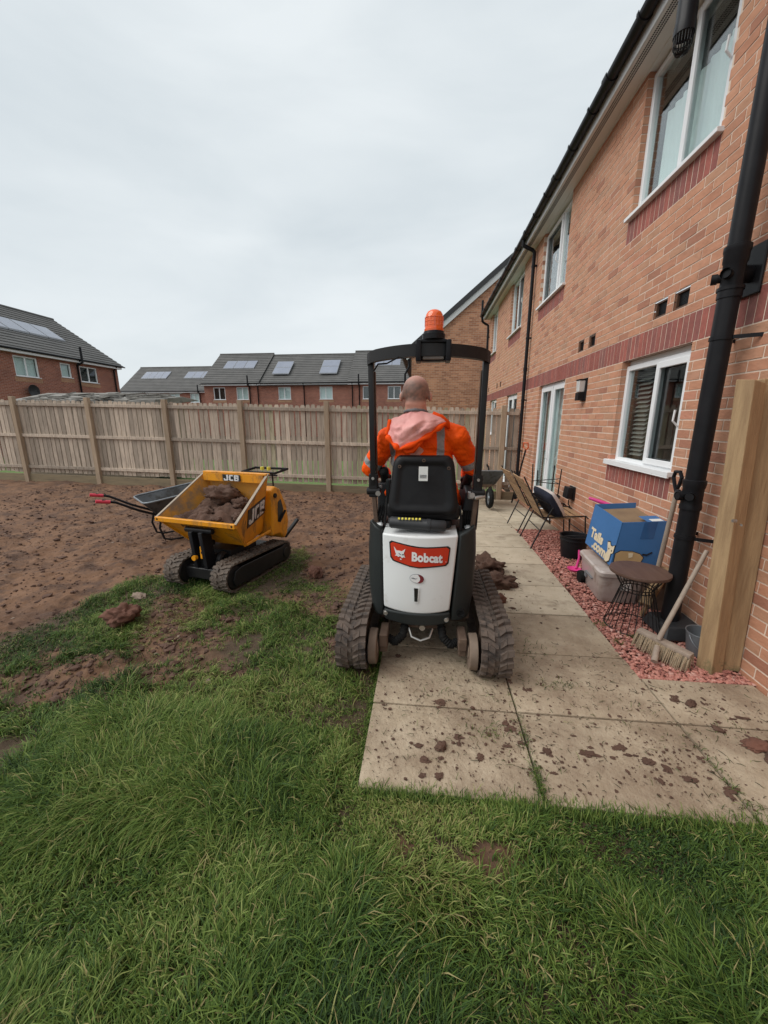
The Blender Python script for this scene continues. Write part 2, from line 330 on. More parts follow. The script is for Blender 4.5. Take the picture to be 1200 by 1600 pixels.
def place(o,loc=(0,0,0),rz=0):
    o.location=loc; o.rotation_euler=(0,0,rz); WM[o]=(WM[o.parent] if o.parent else Matrix())@Matrix.Translation(loc)@Matrix.Rotation(rz,4,'Z'); return o
def copytree(o,loc=None,rz=None,label=None,parent=None):
    c=o.copy(); COL.objects.link(c)
    if parent is not None: c.parent=parent
    if loc is not None: c.location=loc
    if rz is not None: c.rotation_euler=(0,0,rz)
    if label: c['label']=label
    for ch in [x for x in KIDS.get(o,[])]: copytree(ch,parent=c)
    return c
KIDS={}
def kids(root):
    for o in list(bpy.data.objects):
        if o.parent is root: KIDS.setdefault(root,[]).append(o); kids(o)
def textmesh(name,txt,size,m,parent,T,ext=.002,off=0,xs=1,shear=0,sp=1):
    cu=bpy.data.curves.new(name,'FONT'); cu.body=txt; cu.size=size; cu.extrude=ext; cu.offset=off; cu.align_x='CENTER'; cu.align_y='CENTER'; cu.space_character=sp; cu.resolution_u=3; cu.shear=shear
    o=bpy.data.objects.new(name,cu); COL.objects.link(o)
    dg=bpy.context.evaluated_depsgraph_get(); me=bpy.data.meshes.new_from_object(o.evaluated_get(dg))
    bpy.data.objects.remove(o); bpy.data.curves.remove(cu)
    for v in me.vertices: v.co=Vector(T(v.co.x*xs,v.co.y,v.co.z))
    me.materials.clear(); me.materials.append(m); me.name=name
    return link(name,me,parent)
def organic(name,prims,voxel,m,parent=None,smooth=6,world=False,post=None):
    """prims: list of ('c',p0,r0,p1,r1) capsules or ('e',centre,radii); union, voxel remesh, relax -> one continuous mesh"""
    bm=bmesh.new()
    for p in prims:
        if p[0]=='c':
            _,a,ra,b,rb=p; a=Vector(a);b=Vector(b); k=10
            for i in range(k+1):
                t=i/k; c=a.lerp(b,t); r_=ra+(rb-ra)*t
                bmesh.ops.create_icosphere(bm,subdivisions=2,radius=r_,matrix=Matrix.Translation(c))
        else:
            _,c,rd=p[:3]; rt_=p[3].to_4x4() if len(p)>3 else Matrix()
            bmesh.ops.create_icosphere(bm,subdivisions=3,radius=1,matrix=Matrix.Translation(c)@rt_@Matrix.Diagonal((*rd,1)))
    me=bpy.data.meshes.new(name); bm.to_mesh(me); bm.free()
    o=bpy.data.objects.new(name,me); COL.objects.link(o)
    md=o.modifiers.new('r','REMESH'); md.mode='VOXEL'; md.voxel_size=voxel
    ms=o.modifiers.new('s','SMOOTH'); ms.iterations=smooth; ms.factor=.5
    dg=bpy.context.evaluated_depsgraph_get(); dg.update(); me2=bpy.data.meshes.new_from_object(o.evaluated_get(dg))
    bpy.data.objects.remove(o); bpy.data.meshes.remove(me)
    if post: post(me2)
    if world and parent is not None:
        me2.transform(WM[parent].inverted())
    me2.materials.clear(); me2.materials.append(m); me2.name=name
    me2.polygons.foreach_set('use_smooth',[True]*len(me2.polygons))
    return link(name,me2,parent)

def speck(m,scale,lo,hi,col,extra=None):
    nt=m.node_tree; N=nt.nodes; L=nt.links; b=N['Principled BSDF']; s=b.inputs['Base Color'].links[0].from_socket
    g=N.new('ShaderNodeNewGeometry'); n=N.new('ShaderNodeTexNoise'); n.inputs['Scale'].default_value=scale; n.inputs['Detail'].default_value=9; n.inputs['Roughness'].default_value=.7; n.inputs['Distortion'].default_value=.8
    L.new(g.outputs['Position'],n.inputs['Vector']); fac=n.outputs['Fac']
    if extra:
        sx=N.new('ShaderNodeSeparateXYZ'); L.new(g.outputs['Position'],sx.inputs[0]); ml=N.new('ShaderNodeMath'); ml.operation='MULTIPLY_ADD'; ml.inputs[1].default_value=extra; L.new(sx.outputs[2],ml.inputs[0]); L.new(fac,ml.inputs[2]); fac=ml.outputs[0]
    r=N.new('ShaderNodeMapRange'); r.inputs[1].default_value=lo; r.inputs[2].default_value=hi; L.new(fac,r.inputs[0])
    x=N.new('ShaderNodeMix'); x.data_type='RGBA'; L.new(r.outputs[0],x.inputs[0]); L.new(s,x.inputs[6]); x.inputs[7].default_value=(*col,1); L.new(x.outputs[2],b.inputs['Base Color'])
speck(M['slabm'],22,.60,.68,(.085,.055,.036)); speck(M['slab'],26,.66,.72,(.12,.085,.055)); speck(M['newwood'],9,.42,.62,(.13,.12,.055),-1.6); speck(M['newwood'],11,.69,.73,(.10,.06,.035))
speck(M['soil'],1.3,.50,.66,(.085,.045,.029)); speck(M['wood'],17,.66,.72,(.55,.50,.44)); speck(M['brick'],2.2,.56,.8,(.36,.20,.13))
# ================================================================ GROUND
def gz(x,y):
    x=np.asarray(x,float); y=np.asarray(y,float)
    return sstep(5,9.2,y)*np.clip(-.11-.021*(x+1.0),-.2,.14)
PX0,PX1=-.27,1.40
def soilmask(x,y):
    xs=[-40,-8,-4,-3.2,-2.98,-2.75,-2.3,-1.75,-1.5,-1.25,-.95,-.6,3]; ys=[1.2,1.2,1.7,2.15,3.1,3.6,3.75,4.35,4.6,3.95,3.55,3.3,3.3]
    w=(fbm(x*2.6,y*2.6,3)-.5)*1.3
    d=y-np.interp(x,xs,ys)+w
    s=sstep(-.25,.35,d)
    for cx,cy,rx,ry,a in [(-2.45,1.85,.42,.2,.9),(-2.25,2.1,.62,.22,1),(-1.9,2.4,.45,.26,1),(-2.15,2.95,.28,.25,.9),(-1.25,2.9,.40,.22,.8),(-1.3,2.15,.28,.16,.6),(-.95,3.2,.45,.3,.9),(-1.4,1.9,.25,.12,.4),(-.5,2.7,.22,.5,.6),(-1.75,2.1,.3,.2,.6),(-.05,1.18,.10,.06,.9),(.28,1.17,.13,.06,.8),(.05,.75,.06,.05,.5)]:
        q=((x-cx)/rx)**2+((y-cy)/ry)**2+(fbm(x*5,y*5,9)-.5)*3.0
        s=np.maximum(s,a*.84*(1-sstep(.35,1.35,q)))
    return s
def gheight(x,y):
    s=soilmask(x,y)
    big=(fbm(x*.8,y*.8,21)-.5)*.06
    lum=(fbm(x*3.2,y*3.2,5)-.5)*.10+(np.abs(fbm(x*9,y*9,6,3)-.5))*.08-.02+(fbm(x*19,y*19,8,2)-.5)*.022
    heap=0
    for cx,cy,rx,ry,h in [(-2.2,2.08,.6,.17,.06),(-1.85,2.42,.35,.2,.05),(-1.0,3.3,.35,.3,.04),(-2.2,2.95,.25,.25,.03)]:
        heap=heap+h*np.exp(-(((x-cx)/rx)**2+((y-cy)/ry)**2))
    inp=sstep(PX0-.03,PX0+.03,x)*sstep(1.36,1.44,y)
    z=gz(x,y)-.02+(big+lum*(.35+.75*s)+heap*(.4+fbm(x*9,y*9,31)))*(1-inp)
    # flattened where the machines stand and at the fence foot
    z=z-.05*inp
    return z
def axis(segs):
    a=[]
    for s,e,d in segs: a+=list(np.arange(s,e,d))
    return np.array(a)
gx=axis([(-500,-100,80),(-100,-20,16),(-20,-12,1.2),(-12,-6,.09),(-6,2.2,.035),(2.2,3.4,.2),(3.4,20,3),(20,501,60)])
gy=axis([(-60,-2,8),(-2,.3,.3),(.3,5.2,.035),(5.2,9.6,.07),(9.6,14,.5),(14,40,4),(40,501,50)])
X_,Y_=np.meshgrid(gx,gy); Z_=gheight(X_,Y_)
Z_=np.where((Y_>9.35)|(X_>2.1),gz(X_,np.minimum(Y_,9.3))-.06,Z_); Z_=np.where((Y_>9.6)&(X_<1.95)&(X_>-45)&(Y_<20),-.35,Z_)
nx,ny=len(gx),len(gy)
me=bpy.data.meshes.new('ground'); co_=np.stack([X_,Y_,Z_],-1).reshape(-1,3)
ii=(np.arange(ny-1)[:,None]*nx+np.arange(nx-1)[None,:]).ravel()
fa=np.stack([ii,ii+1,ii+nx+1,ii+nx],-1)
me.vertices.add(len(co_)); me.vertices.foreach_set('co',co_.ravel()); me.loops.add(fa.size); me.loops.foreach_set('vertex_index',fa.ravel())
me.polygons.add(len(fa)); me.polygons.foreach_set('loop_start',np.arange(0,fa.size,4)); me.polygons.foreach_set('loop_total',np.full(len(fa),4))
me.polygons.foreach_set('use_smooth',np.ones(len(fa),bool)); me.update(); me.validate()
a=me.attributes.new('grassy','FLOAT','POINT'); a.data.foreach_set('value',np.where(Y_>9.4,1,1-soilmask(X_,Y_)).ravel())
gm=M['soil']; me.materials.append(gm)
# lawn floor colour (thatch) where the grass grows
nt=gm.node_tree; N=nt.nodes; L=nt.links; b=N['Principled BSDF']; src=b.inputs['Base Color'].links[0].from_socket
at=N.new('ShaderNodeAttribute'); at.attribute_name='grassy'; mx=N.new('ShaderNodeMix'); mx.data_type='RGBA'; L.new(at.outputs['Fac'],mx.inputs[0]); L.new(src,mx.inputs[6])
tn=N.new('ShaderNodeTexNoise'); tn.inputs['Scale'].default_value=30; g_=N.new('ShaderNodeNewGeometry'); L.new(g_.outputs['Position'],tn.inputs['Vector'])
tr=N.new('ShaderNodeValToRGB'); tr.color_ramp.elements[0].color=(.045,.028,.016,1); tr.color_ramp.elements[1].color=(.10,.066,.038,1); L.new(tn.outputs['Fac'],tr.inputs[0]); L.new(tr.outputs[0],mx.inputs[7]); L.new(mx.outputs[2],b.inputs['Base Color'])
link('ground',me,kind='structure')
# ---------------------------------------------------------------- path of slabs
path=thing('path',None,None,kind='structure')
ys=[1.395,1.945,2.54,3.14,3.74,4.345,4.945,5.545,6.145,6.745,7.345,7.945,8.545,9.1]
def slab(x0,x1,y0,y1,m,dz=0,bev=.006):
    g=.004+random.random()*.003; mb=MB(); n=5
    za=float(gz((x0+x1)/2,y0)); zb=float(gz((x0+x1)/2,y1)); t=random.uniform(-.003,.003)+dz
    mb.hexa([(x0+g,y0+g,za-.05),(x1-g,y0+g,za-.05),(x1-g,y1-g,zb-.05),(x0+g,y1-g,zb-.05),(x0+g,y0+g,za+t),(x1-g,y0+g,za+t+random.uniform(-.002,.002)),(x1-g,y1-g,zb+t),(x0+g,y1-g,zb+t+random.uniform(-.002,.002))])
    mb.build('paving_slab',m,path,bevel=bev,seg=2,smooth=True)
for i in range(len(ys)-1):
    m=M['slabm'] if ys[i]<3.1 else M['slab']
    if i<3: slab(PX0,.55,ys[i],ys[i+1],M['slabm'])
    elif i<5: slab(-.27,.55,ys[i],ys[i+1],M['slabm'],-.01)
    slab(.55,1.40,ys[i],ys[i+1],m)
for (x0,x1) in ((1.40,2.25),(2.25,3.1)):
    if x0<2: slab(x0,2.06,1.395,1.945,M['slabm']); slab(x0,2.06,1.945,2.335,M['slabm'])
for i,y in enumerate([5.95,6.55,7.15,7.75,8.35]): slab(1.41,2.06,y,min(y+.6,9.0),M['slab'],-.004)
slab(.0,.54,8.2,9.0,M['slab'],-.02)
# ---------------------------------------------------------------- gravel
mb=MB(); mb.add([(1.40,2.335,-.028),(2.09,2.335,-.028),(2.09,5.95,-.028+float(gz(1.7,5.95))),(1.40,5.95,-.028+float(gz(1.7,5.95)))],[(0,1,2,3)])
mb.build('gravel_bed',M['ub'],kind='structure')
mb=MB()
ico=bmesh.new(); bmesh.ops.create_icosphere(ico,subdivisions=1,radius=1); iv=np.array([v.co[:] for v in ico.verts]); ifc=[[v.index for v in f.verts] for f in ico.faces]; ico.free()
def stones(mb,n,fn,r0,r1,flat=.55):
    for _ in range(n):
        x,y,z=fn(); r_=random.uniform(r0,r1)
        j=iv*(1+rng.uniform(-.28,.28,(len(iv),1)))
        s_=np.array([random.uniform(.7,1.3),random.uniform(.6,1),random.uniform(flat*.8,flat*1.3)])*r_
        a=random.random()*6.28; ca,sa=math.cos(a),math.sin(a); j=j*s_
        tl=random.uniform(-.5,.5); j=np.stack([j[:,0],j[:,1]*math.cos(tl)-j[:,2]*math.sin(tl),j[:,1]*math.sin(tl)+j[:,2]*math.cos(tl)],-1)
        k=np.stack([j[:,0]*ca-j[:,1]*sa+x,j[:,0]*sa+j[:,1]*ca+y,j[:,2]+z],-1)
        mb.add(k.tolist(),ifc,random.random())
def gp():
    while True:
        y=2.34+3.6*random.random()**1.25; x=random.uniform(1.385,2.075)
        if x>1.405 or random.random()<.5: return x,y,float(gz(x,y))+random.uniform(-.026,.0)+(.006*math.sin(x*9)*math.sin(y*7))
stones(mb,9500,gp,.009,.018)
mb.build('gravel',M['gravel'],kind='stuff',recalc=False)
# ================================================================ TERRACED HOUSES (right)
WX=2.08; Z0=-.05; CH=.075
def cells(a0,a1,b0,b1,holes):
    xs=sorted({a0,a1,*[h[0] for h in holes],*[h[1] for h in holes]}); zs=sorted({b0,b1,*[h[2] for h in holes],*[h[3] for h in holes]})
    xs=[x for x in xs if a0<=x<=a1]; zs=[z for z in zs if b0<=z<=b1]; o=[]
    for i in range(len(xs)-1):
        for j in range(len(zs)-1):
            cx=(xs[i]+xs[i+1])/2; cz=(zs[j]+zs[j+1])/2
            if not any(h[0]<cx<h[1] and h[2]<cz<h[3] for h in holes): o.append((xs[i],xs[i+1],zs[j],zs[j+1]))
    return o
def brickhouse(T,ya,yb,openings,soldiers,vents,nparts,z1=4.88):
    ex=openings+soldiers+vents
    bricks=[]
    nrow=int(round((z1+.03-Z0)/CH))
    for i in range(-3,nrow):
        z=Z0+i*CH; zc=z+.0375
        ivs=[(ya,yb)]
        for (p,q,r_,s_) in ex:
            if r_-.001<zc<s_+.001:
                n2=[]
                for (u,v) in ivs:
                    if q<=u or p>=v: n2.append((u,v)); continue
                    if p>u: n2.append((u,p))
                    if q<v: n2.append((q,v))
                ivs=n2
        off=(i%2)*.1125
        for (u,v) in ivs:
            k=math.floor((u-off)/.225)
            y=off+k*.225
            while y<v-.001:
                p,q=max(y,u),min(y+.225,v)
                if q-p>.03:
                    jl=any(abs(p-o[1])<.002 and o[2]<zc<o[3] for o in openings); jr=any(abs(q-o[0])<.002 and o[2]<zc<o[3] for o in openings)
                    a_=p+(.0 if jl else .0055); b_=q-(.0 if jr else .0055)
                    bricks.append((a_,b_,z+.0055,min(z+CH-.0055,z1),.11 if (jl or jr) else .02))
                y+=.225
    def score(bk):
        c=(WX,(bk[0]+bk[1])/2,(bk[2]+bk[3])/2)
        if not inframe(c,5): return -1
        p=proj((WX,bk[0],bk[2])); q=proj((WX,bk[1],bk[3])); return abs((p[0]-q[0])*17/ max(c[1],.5))
    bricks.sort(key=score,reverse=True)
    def put(mb,bk,org=(0,0,0),t=None):
        pr=random.uniform(-.0015,.0015)
        mb.box((WX-.004+pr-org[0],bk[0]-org[1],bk[2]-org[2]),(WX+bk[4]-org[0],bk[1]-org[1],bk[3]-org[2]),t=t)
    cache={}
    for bk in bricks[:nparts]:
        key=(round(bk[1]-bk[0],3),round(bk[3]-bk[2],3),bk[4],random.randrange(9))
        if key not in cache:
            mb=MB(); mb.box((-.004,0,0),(bk[4],bk[1]-bk[0],bk[3]-bk[2]),t=min(1,max(0,random.gauss(.5,.25))))
            cache[key]=mb.mesh('brick',M['brick'])
        o=link('brick',cache[key],T); place(o,(Vector((WX+random.uniform(-.0015,.0015),bk[0],bk[2]))-T.location))
    mb=MB()
    for bk in bricks[nparts:]: put(mb,bk,T.location,min(1,max(0,random.gauss(.5,.25))))
    mb.build('brickwork',M['brick'],T,kind='stuff')
    # soldier courses
    sc={}
    for (p,q,r_,s_) in soldiers:
        n=int(round((q-p)/.075))
        w=(q-p)/n
        for k in range(n):
            y=p+k*w; dp=.10
            key=(round(w,3),round(s_-r_,3),random.randrange(10))
            if key not in sc:
                m_=MB(); m_.box((-.003,.004,.004),(dp,w-.004,s_-r_-.004),t=random.random()); sc[key]=m_.mesh('soldier_brick',M['soldier'])
            o=link('soldier_brick',sc[key],T); place(o,Vector((WX+random.uniform(-.001,.001),y,r_))-T.location)
    # mortar bed behind
    mb=MB()
    for (a0,a1,b0,b1) in cells(ya,yb,Z0-.2,z1,openings+vents):
        x=WX-.001; mb.add([(x,a0,b0),(x,a1,b0),(x,a1,b1),(x,a0,b1)],[(0,1,2,3)])
    for (p,q,r_,s_) in openings:
        for y in (p-.004,q+.004): mb.add([(WX-.001,y,r_),(WX+.11,y,r_),(WX+.11,y,s_),(WX-.001,y,s_)],[(0,1,2,3)])
        mb.add([(WX+.1,p-.1,r_-.05),(WX+.1,p,r_-.05),(WX+.1,p,s_+.05),(WX+.1,p-.1,s_+.05)],[(0,1,2,3)])
        mb.add([(WX+.1,q,r_-.05),(WX+.1,q+.1,r_-.05),(WX+.1,q+.1,s_+.05),(WX+.1,q,s_+.05)],[(0,1,2,3)])
        mb.add([(WX+.04,p,s_+.004),(WX+.11,p,s_+.004),(WX+.11,q,s_+.004),(WX+.04,q,s_+.004)],[(0,1,2,3)])
    mb.build('mortar_bed',M['mortar'],T,world=True,recalc=False)
def fnX(y0,z0,X=WX,dy=1): return lambda u,v,d:(X-d,y0+dy*u,z0+v)
def rbox(mb,fn,u0,u1,v0,v1,d0,d1):
    mb.hexa([fn(u0,v0,d0),fn(u1,v0,d0),fn(u1,v0,d1),fn(u0,v0,d1),fn(u0,v1,d0),fn(u1,v1,d0),fn(u1,v1,d1),fn(u0,v1,d1)])
def ring(mb,fn,u0,u1,v0,v1,w,d0,d1):
    rbox(mb,fn,u0,u0+w,v0,v1,d0,d1); rbox(mb,fn,u1-w,u1,v0,v1,d0,d1); rbox(mb,fn,u0+w,u1-w,v0,v0+w,d0,d1); rbox(mb,fn,u0+w,u1-w,v1-w,v1,d0,d1)
def window(T,fn,w,h,splits,sill=True,inner='dark',fr=.05,deep=-.11,opener=None,curt=None,curtv=None,door=False,simple=False,head=0,name='window'):
    mb=MB(); ring(mb,fn,0,w,0,h-head,fr,deep,deep+.06)
    us=[fr]+splits+[w-fr]
    for s in splits: rbox(mb,fn,s-fr*.55,s+fr*.55,fr,h-head-fr,deep,deep+.055)
    f=mb.build(name,M['upvc'],T,world=True,bevel=0 if simple else .004)
    hv=h-head
    if not simple:
        for k in range(len(us)-1):
            a=us[k]+(fr*.55 if k else 0); b=us[k+1]-(fr*.55 if k<len(us)-2 else 0)
            if door or opener==k:
                s=MB(); ring(s,fn,a-.012,b+.012,fr-.012,hv-fr+.012,.07 if door else .055,deep+.055,deep+.078); s.build('sash',M['upvc'],f,world=True,bevel=.004)
                if door and k==0 or opener==k:
                    hd=MB(); hu=b-.02 if door else a+.02; hz=.95 if door else h*.42
                    hd.tube([fn(hu,hz-.04,deep+.085),fn(hu,hz,deep+.125),fn(hu+(.0 if not door else -.02),hz+.09,deep+.12)],.009,6); hd.build('handle',M['upvc'],f,world=True,smooth=True)
    g=MB(); rbox(g,fn,fr*.8,w-fr*.8,fr*.8,hv-fr*.8,deep+.026,deep+.030); g.build('glass_pane',M['glass'],f,world=True)
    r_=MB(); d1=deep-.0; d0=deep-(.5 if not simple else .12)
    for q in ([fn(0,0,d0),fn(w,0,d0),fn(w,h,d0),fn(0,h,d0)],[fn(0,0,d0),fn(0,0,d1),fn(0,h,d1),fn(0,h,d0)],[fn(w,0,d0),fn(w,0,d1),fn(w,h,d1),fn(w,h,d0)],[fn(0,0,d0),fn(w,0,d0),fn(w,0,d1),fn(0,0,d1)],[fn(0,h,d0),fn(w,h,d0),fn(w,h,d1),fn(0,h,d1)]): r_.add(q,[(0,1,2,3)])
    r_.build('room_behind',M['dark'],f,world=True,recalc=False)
    if curt:
        for (u0,u1,v0,v1) in curt:
            c=MB(); nu=24 if not simple else 2
            c.grid(lambda a,b:fn(u0+(u1-u0)*a,v0+(v1-v0)*b,deep-.07+.012*math.sin(a*60)),nu*3,2); c.build('net_curtain',M['net'],f,world=True,smooth='all')
    if curtv:
        c=MB(); u0,u1,v0,v1=curtv; n=int((v1-v0)/.045)
        for k in range(n): z=v0+k*.045; c.add([fn(u0,z,deep-.05),fn(u1,z,deep-.05),fn(u1,z+.03,deep-.085),fn(u0,z+.03,deep-.085)],[(0,1,2,3)])
        c.build('slatted_blind',M['blind'],f,world=True,recalc=False)
    if head:
        s=MB(); rbox(s,fn,0,w,hv,h,deep+.0,deep+.03); s.build('head_packer',M['soffit'],f,world=True)
    if sill:
        s=MB(); rbox(s,fn,-.04,w+.04,-.012 if sill!='thick' else -.02,.022,deep,.055)
        if sill=='thick': rbox(s,fn,-.04,w+.04,-.032,-.02,.035,.055)
        s.build('sill',M['upvc'],f,world=True,bevel=.003)
    return f
H1=thing('terraced_house','orange brick terraced house with white windows and black gutter beside the path','house',(WX,3,0))
op1=[(3.53,4.66,1.15,2.2),(6.43,7.8,-.2,2.2),(3.62,4.9,3.625,4.9),(6.9,8.3,3.625,4.9)]
sol1=[(.4,8.875,2.2,2.425),(3.52,4.72,.925,1.15),(3.60,4.95,3.4,3.625),(6.9,8.325,3.4,3.625)]
vn1=[(3.68,3.88,2.5,2.65),(3.98,4.18,2.5,2.65),(5.47,5.67,2.5,2.65),(5.83,6.03,2.5,2.65)]
brickhouse(H1,-2.0,8.875,op1,sol1,vn1,300)
H2=thing('terraced_house','further orange brick terraced house beyond the board fence, with gutter end pipe','house',(WX,11,0))
op2=[(9.6,10.8,-.2,2.2),(12.3,13.5,1.15,2.2),(9.75,11.05,3.625,4.9),(12.95,13.95,3.625,4.9)]
sol2=[(8.885,14.3,2.2,2.425),(9.75,11.1,3.4,3.625),(12.95,13.95,3.4,3.625)]
vn2=[(11.75,11.93,2.5,2.65),(12.3,12.48,2.5,2.65),(13.9,14.08,2.5,2.65)]
brickhouse(H2,8.875,14.4,op2,sol2,vn2,150)
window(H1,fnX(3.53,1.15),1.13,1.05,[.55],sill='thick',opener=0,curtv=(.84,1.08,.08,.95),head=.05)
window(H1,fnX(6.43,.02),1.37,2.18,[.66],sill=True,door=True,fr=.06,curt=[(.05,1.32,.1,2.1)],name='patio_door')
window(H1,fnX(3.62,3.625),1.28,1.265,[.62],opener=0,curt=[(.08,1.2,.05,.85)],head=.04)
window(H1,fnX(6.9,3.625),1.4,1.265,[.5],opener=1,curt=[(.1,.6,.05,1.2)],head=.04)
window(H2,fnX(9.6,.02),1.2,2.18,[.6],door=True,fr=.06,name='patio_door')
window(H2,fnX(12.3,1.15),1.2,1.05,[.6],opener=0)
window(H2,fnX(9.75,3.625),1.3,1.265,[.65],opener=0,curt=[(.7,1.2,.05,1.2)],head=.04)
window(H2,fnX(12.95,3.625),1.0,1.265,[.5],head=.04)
for T,vs in ((H1,vn1),(H2,vn2)):
    for (p,q,r_,s_) in vs:
        fn=fnX(p,r_); v=MB(); ring(v,fn,.006,q-p-.006,.006,s_-r_-.006,.014,-.09,-.012)
        o=v.build('air_brick',M['airb'],T,world=True)
        g=MB(); n=9
        for k in range(n): z=.02+k*(s_-r_-.04)/n; rbox(g,fn,.02,q-p-.02,z,z+.006,-.05,-.03)
        for k in range(8): u=.02+k*(q-p-.04)/8; rbox(g,fn,u,u+.004,.02,s_-r_-.02,-.052,-.034)
        rbox(g,fn,.02,q-p-.02,.02,s_-r_-.02,-.09,-.088)
        g.build('grille',M['blackpl'],o,world=True)
# eaves: soffit, fascia, gutter, roof
def eaves(T,ya,yb,seam):
    s=MB(); s.box((1.868,ya,4.88),(2.3,yb,4.892)); s.box((1.868,ya,4.874),(1.885,yb,4.88)); s.box((2.06,ya,4.872),(2.08,yb,4.88)); s.build('soffit',M['soffit'],T,world=True)
    s=MB()
    for k in range(int((yb-max(ya,.5))/.018)):
        y=max(ya,.5)+k*.018
        for j in range(3): s.box((1.895+j*.022,y,4.8765),(1.907+j*.022,y+.009,4.8795))
    s.build('soffit_vent',M['greypl'],T,world=True,kind='stuff')
    s=MB(); s.box((1.85,ya,4.865),(1.868,yb,5.07)); s.build('fascia',M['fascia'],T,world=True,bevel=.003)
    g=MB(); cx,cz,r_=1.793,5.0,.056
    pr=[(cx+r_*math.cos(t),cz+r_*math.sin(t)) for t in [math.pi+i*math.pi/10 for i in range(11)]]
    pin=[(cx+(r_-.004)*math.cos(t),cz+(r_-.004)*math.sin(t)) for t in [math.pi+i*math.pi/10 for i in range(11)]][::-1]
    poly=pr+pin
    g.prism(poly,lambda u,v,d:(u,d,v),ya,yb); gu=g.build('gutter',M['blackpl'],T,world=True,smooth=True)
    y=ya+.3; k=0
    while y<yb-.1:
        b=MB(); wd=.035 if k%3 else .11; rr=r_+.008
        p2=[(cx+rr*math.cos(t),cz+rr*math.sin(t)) for t in [math.pi*.93+i*math.pi*1.14/12 for i in range(13)]]; p3=[(cx+(r_+.001)*math.cos(t),cz+(r_+.001)*math.sin(t)) for t in [math.pi*.93+i*math.pi*1.14/12 for i in range(13)]][::-1]
        b.prism(p2+p3,lambda u,v,d:(u,d,v),y,y+wd); b.box((1.845,y,4.97),(1.851,y+wd,5.06)); b.build('gutter_clip',M['blackpl'],gu,world=True,smooth=True); y+=.62 if k%3 else .45; k+=1
    rf=MB(); n=16
    for k in range(n):
        x0=1.80+k*.29; z0=5.05+k*.29*.78; rf.hexa([(x0,ya,z0),(x0+.30,ya,z0+.29*.78),(x0+.30,yb,z0+.29*.78),(x0,yb,z0),(x0-.01,ya,z0+.03),(x0+.30,ya,z0+.30*.78+.012),(x0+.30,yb,z0+.30*.78+.012),(x0-.01,yb,z0+.03)])
    rf.build('roof',M['tile'],T,world=True)
eaves(H1,-2.0,8.87,0); eaves(H2,8.875,14.55,0)
s=MB(); s.box((2.09,14.3,-.2),(7,14.4,5)); s.box((2.2,-2.0,-.2),(2.3,-1.9,5)); s.build('end_wall',M['farbrick'],H2,world=True)
def pipe(T,name,pts,r,m,clips=(),sockets=()):
    p=MB(); p.tube(pts,r,14); o=p.build(name,m,T,world=True,smooth=True)
    for z in clips:
        b=MB(); b.lathe([(r+.001,z-.014),(r+.006,z-.014),(r+.006,z+.014),(r+.001,z+.014)],c=(pts[-1][0],pts[-1][1],0),n=16); b.box((pts[-1][0],pts[-1][1]-r-.012,z-.012),(WX,pts[-1][1]-r+.0,z+.012)); b.box((pts[-1][0]+r,pts[-1][1]-.02,z-.012),(WX,pts[-1][1]+.02,z+.012)); b.build('pipe_clip',M['blackpl'],o,world=True,smooth=True)
    for z in sockets:
        b=MB(); b.lathe([(r,z-.03),(r+.007,z-.03),(r+.007,z+.04),(r,z+.04)],c=(pts[-1][0],pts[-1][1],0),n=16); b.build('pipe_socket',M['blackpl'],o,world=True,smooth=True)
    return o
pipe(H1,'downpipe',[(1.793,8.72,5.0),(1.793,8.72,4.90),(1.80,8.72,4.86),(1.97,8.72,4.78),(2.01,8.72,4.74),(2.01,8.72,4.6),(2.01,8.72,-.1)],.034,M['blackpl'],clips=(4.5,3.2,2.0,.95),sockets=(2.6,))
pipe(H2,'downpipe',[(1.793,14.45,5.45),(1.793,14.45,4.95),(1.82,14.45,4.80),(1.9,14.45,4.74),(2.01,14.45,4.68),(2.02,14.45,4.5),(2.02,14.45,-.1)],.036,M['blackpl'],clips=(4.3,2.9,1.6))
# soil stack with its fittings
PX,PY=1.925,2.98
sp=pipe(H1,'soil_stack',[(PX,PY,6.2),(PX,PY,2.6)],.057,M['blackpl'])
p=MB(); p.lathe([(.058,2.36),(.066,2.36),(.066,2.42),(.060,2.425),(.060,2.56),(.066,2.57),(.066,2.62),(.071,2.63),(.071,2.66),(.058,2.665)],c=(PX,PY,0),n=24)
p.lathe([(.072,2.405),(.072,2.425),(.058,2.426)],c=(PX,PY,0),n=24)
p.cyl((PX,PY,2.50),(WX,PY+.07,2.52),.052,n=20)
for (dx,dy,z) in ((-.11,.06,2.485),(-.10,-.075,2.49)):
    d=Vector((dx,dy,0)).normalized(); c=Vector((PX,PY,z)); p.tube([c,c+d*.105],.026,12,False); p.tube([c+d*.075,c+d*.107],.032,12,False); p.cyl(c+d*.085,c+d*.09,.025,n=12)
    p.lathe([(.024,0),(.032,0)],c=c,n=3)
p.build('branch_fitting',M['blackpl'],sp,world=True,smooth=True)
p=MB(); p.box((2.055,2.93,2.38),(2.074,3.22,2.68)); p.build('wall_plate',M['blackpl'],sp,world=True,bevel=.006)
p=MB(); p.lathe([(.0605,.08),(.0605,.80),(.060,2.36)],c=(PX,PY,0),n=24); p.build('lower_pipe',M['blackpl'],sp,world=True,smooth=True)
p=MB(); p.lathe([(.061,.97),(.068,.97),(.068,1.0),(.064,1.01),(.064,1.12),(.068,1.13),(.071,1.16),(.071,1.18),(.06,1.185)],c=(PX,PY,0),n=24)
for (dx,dy,z) in ((-.09,.09,1.07),(-.08,-.09,1.07),(-.115,-.0,1.065)):
    d=Vector((dx,dy,0)).normalized(); c=Vector((PX,PY,z)); p.tube([c,c+d*.10],.027,12,True); p.tube([c+d*.078,c+d*.102],.033,12,False)
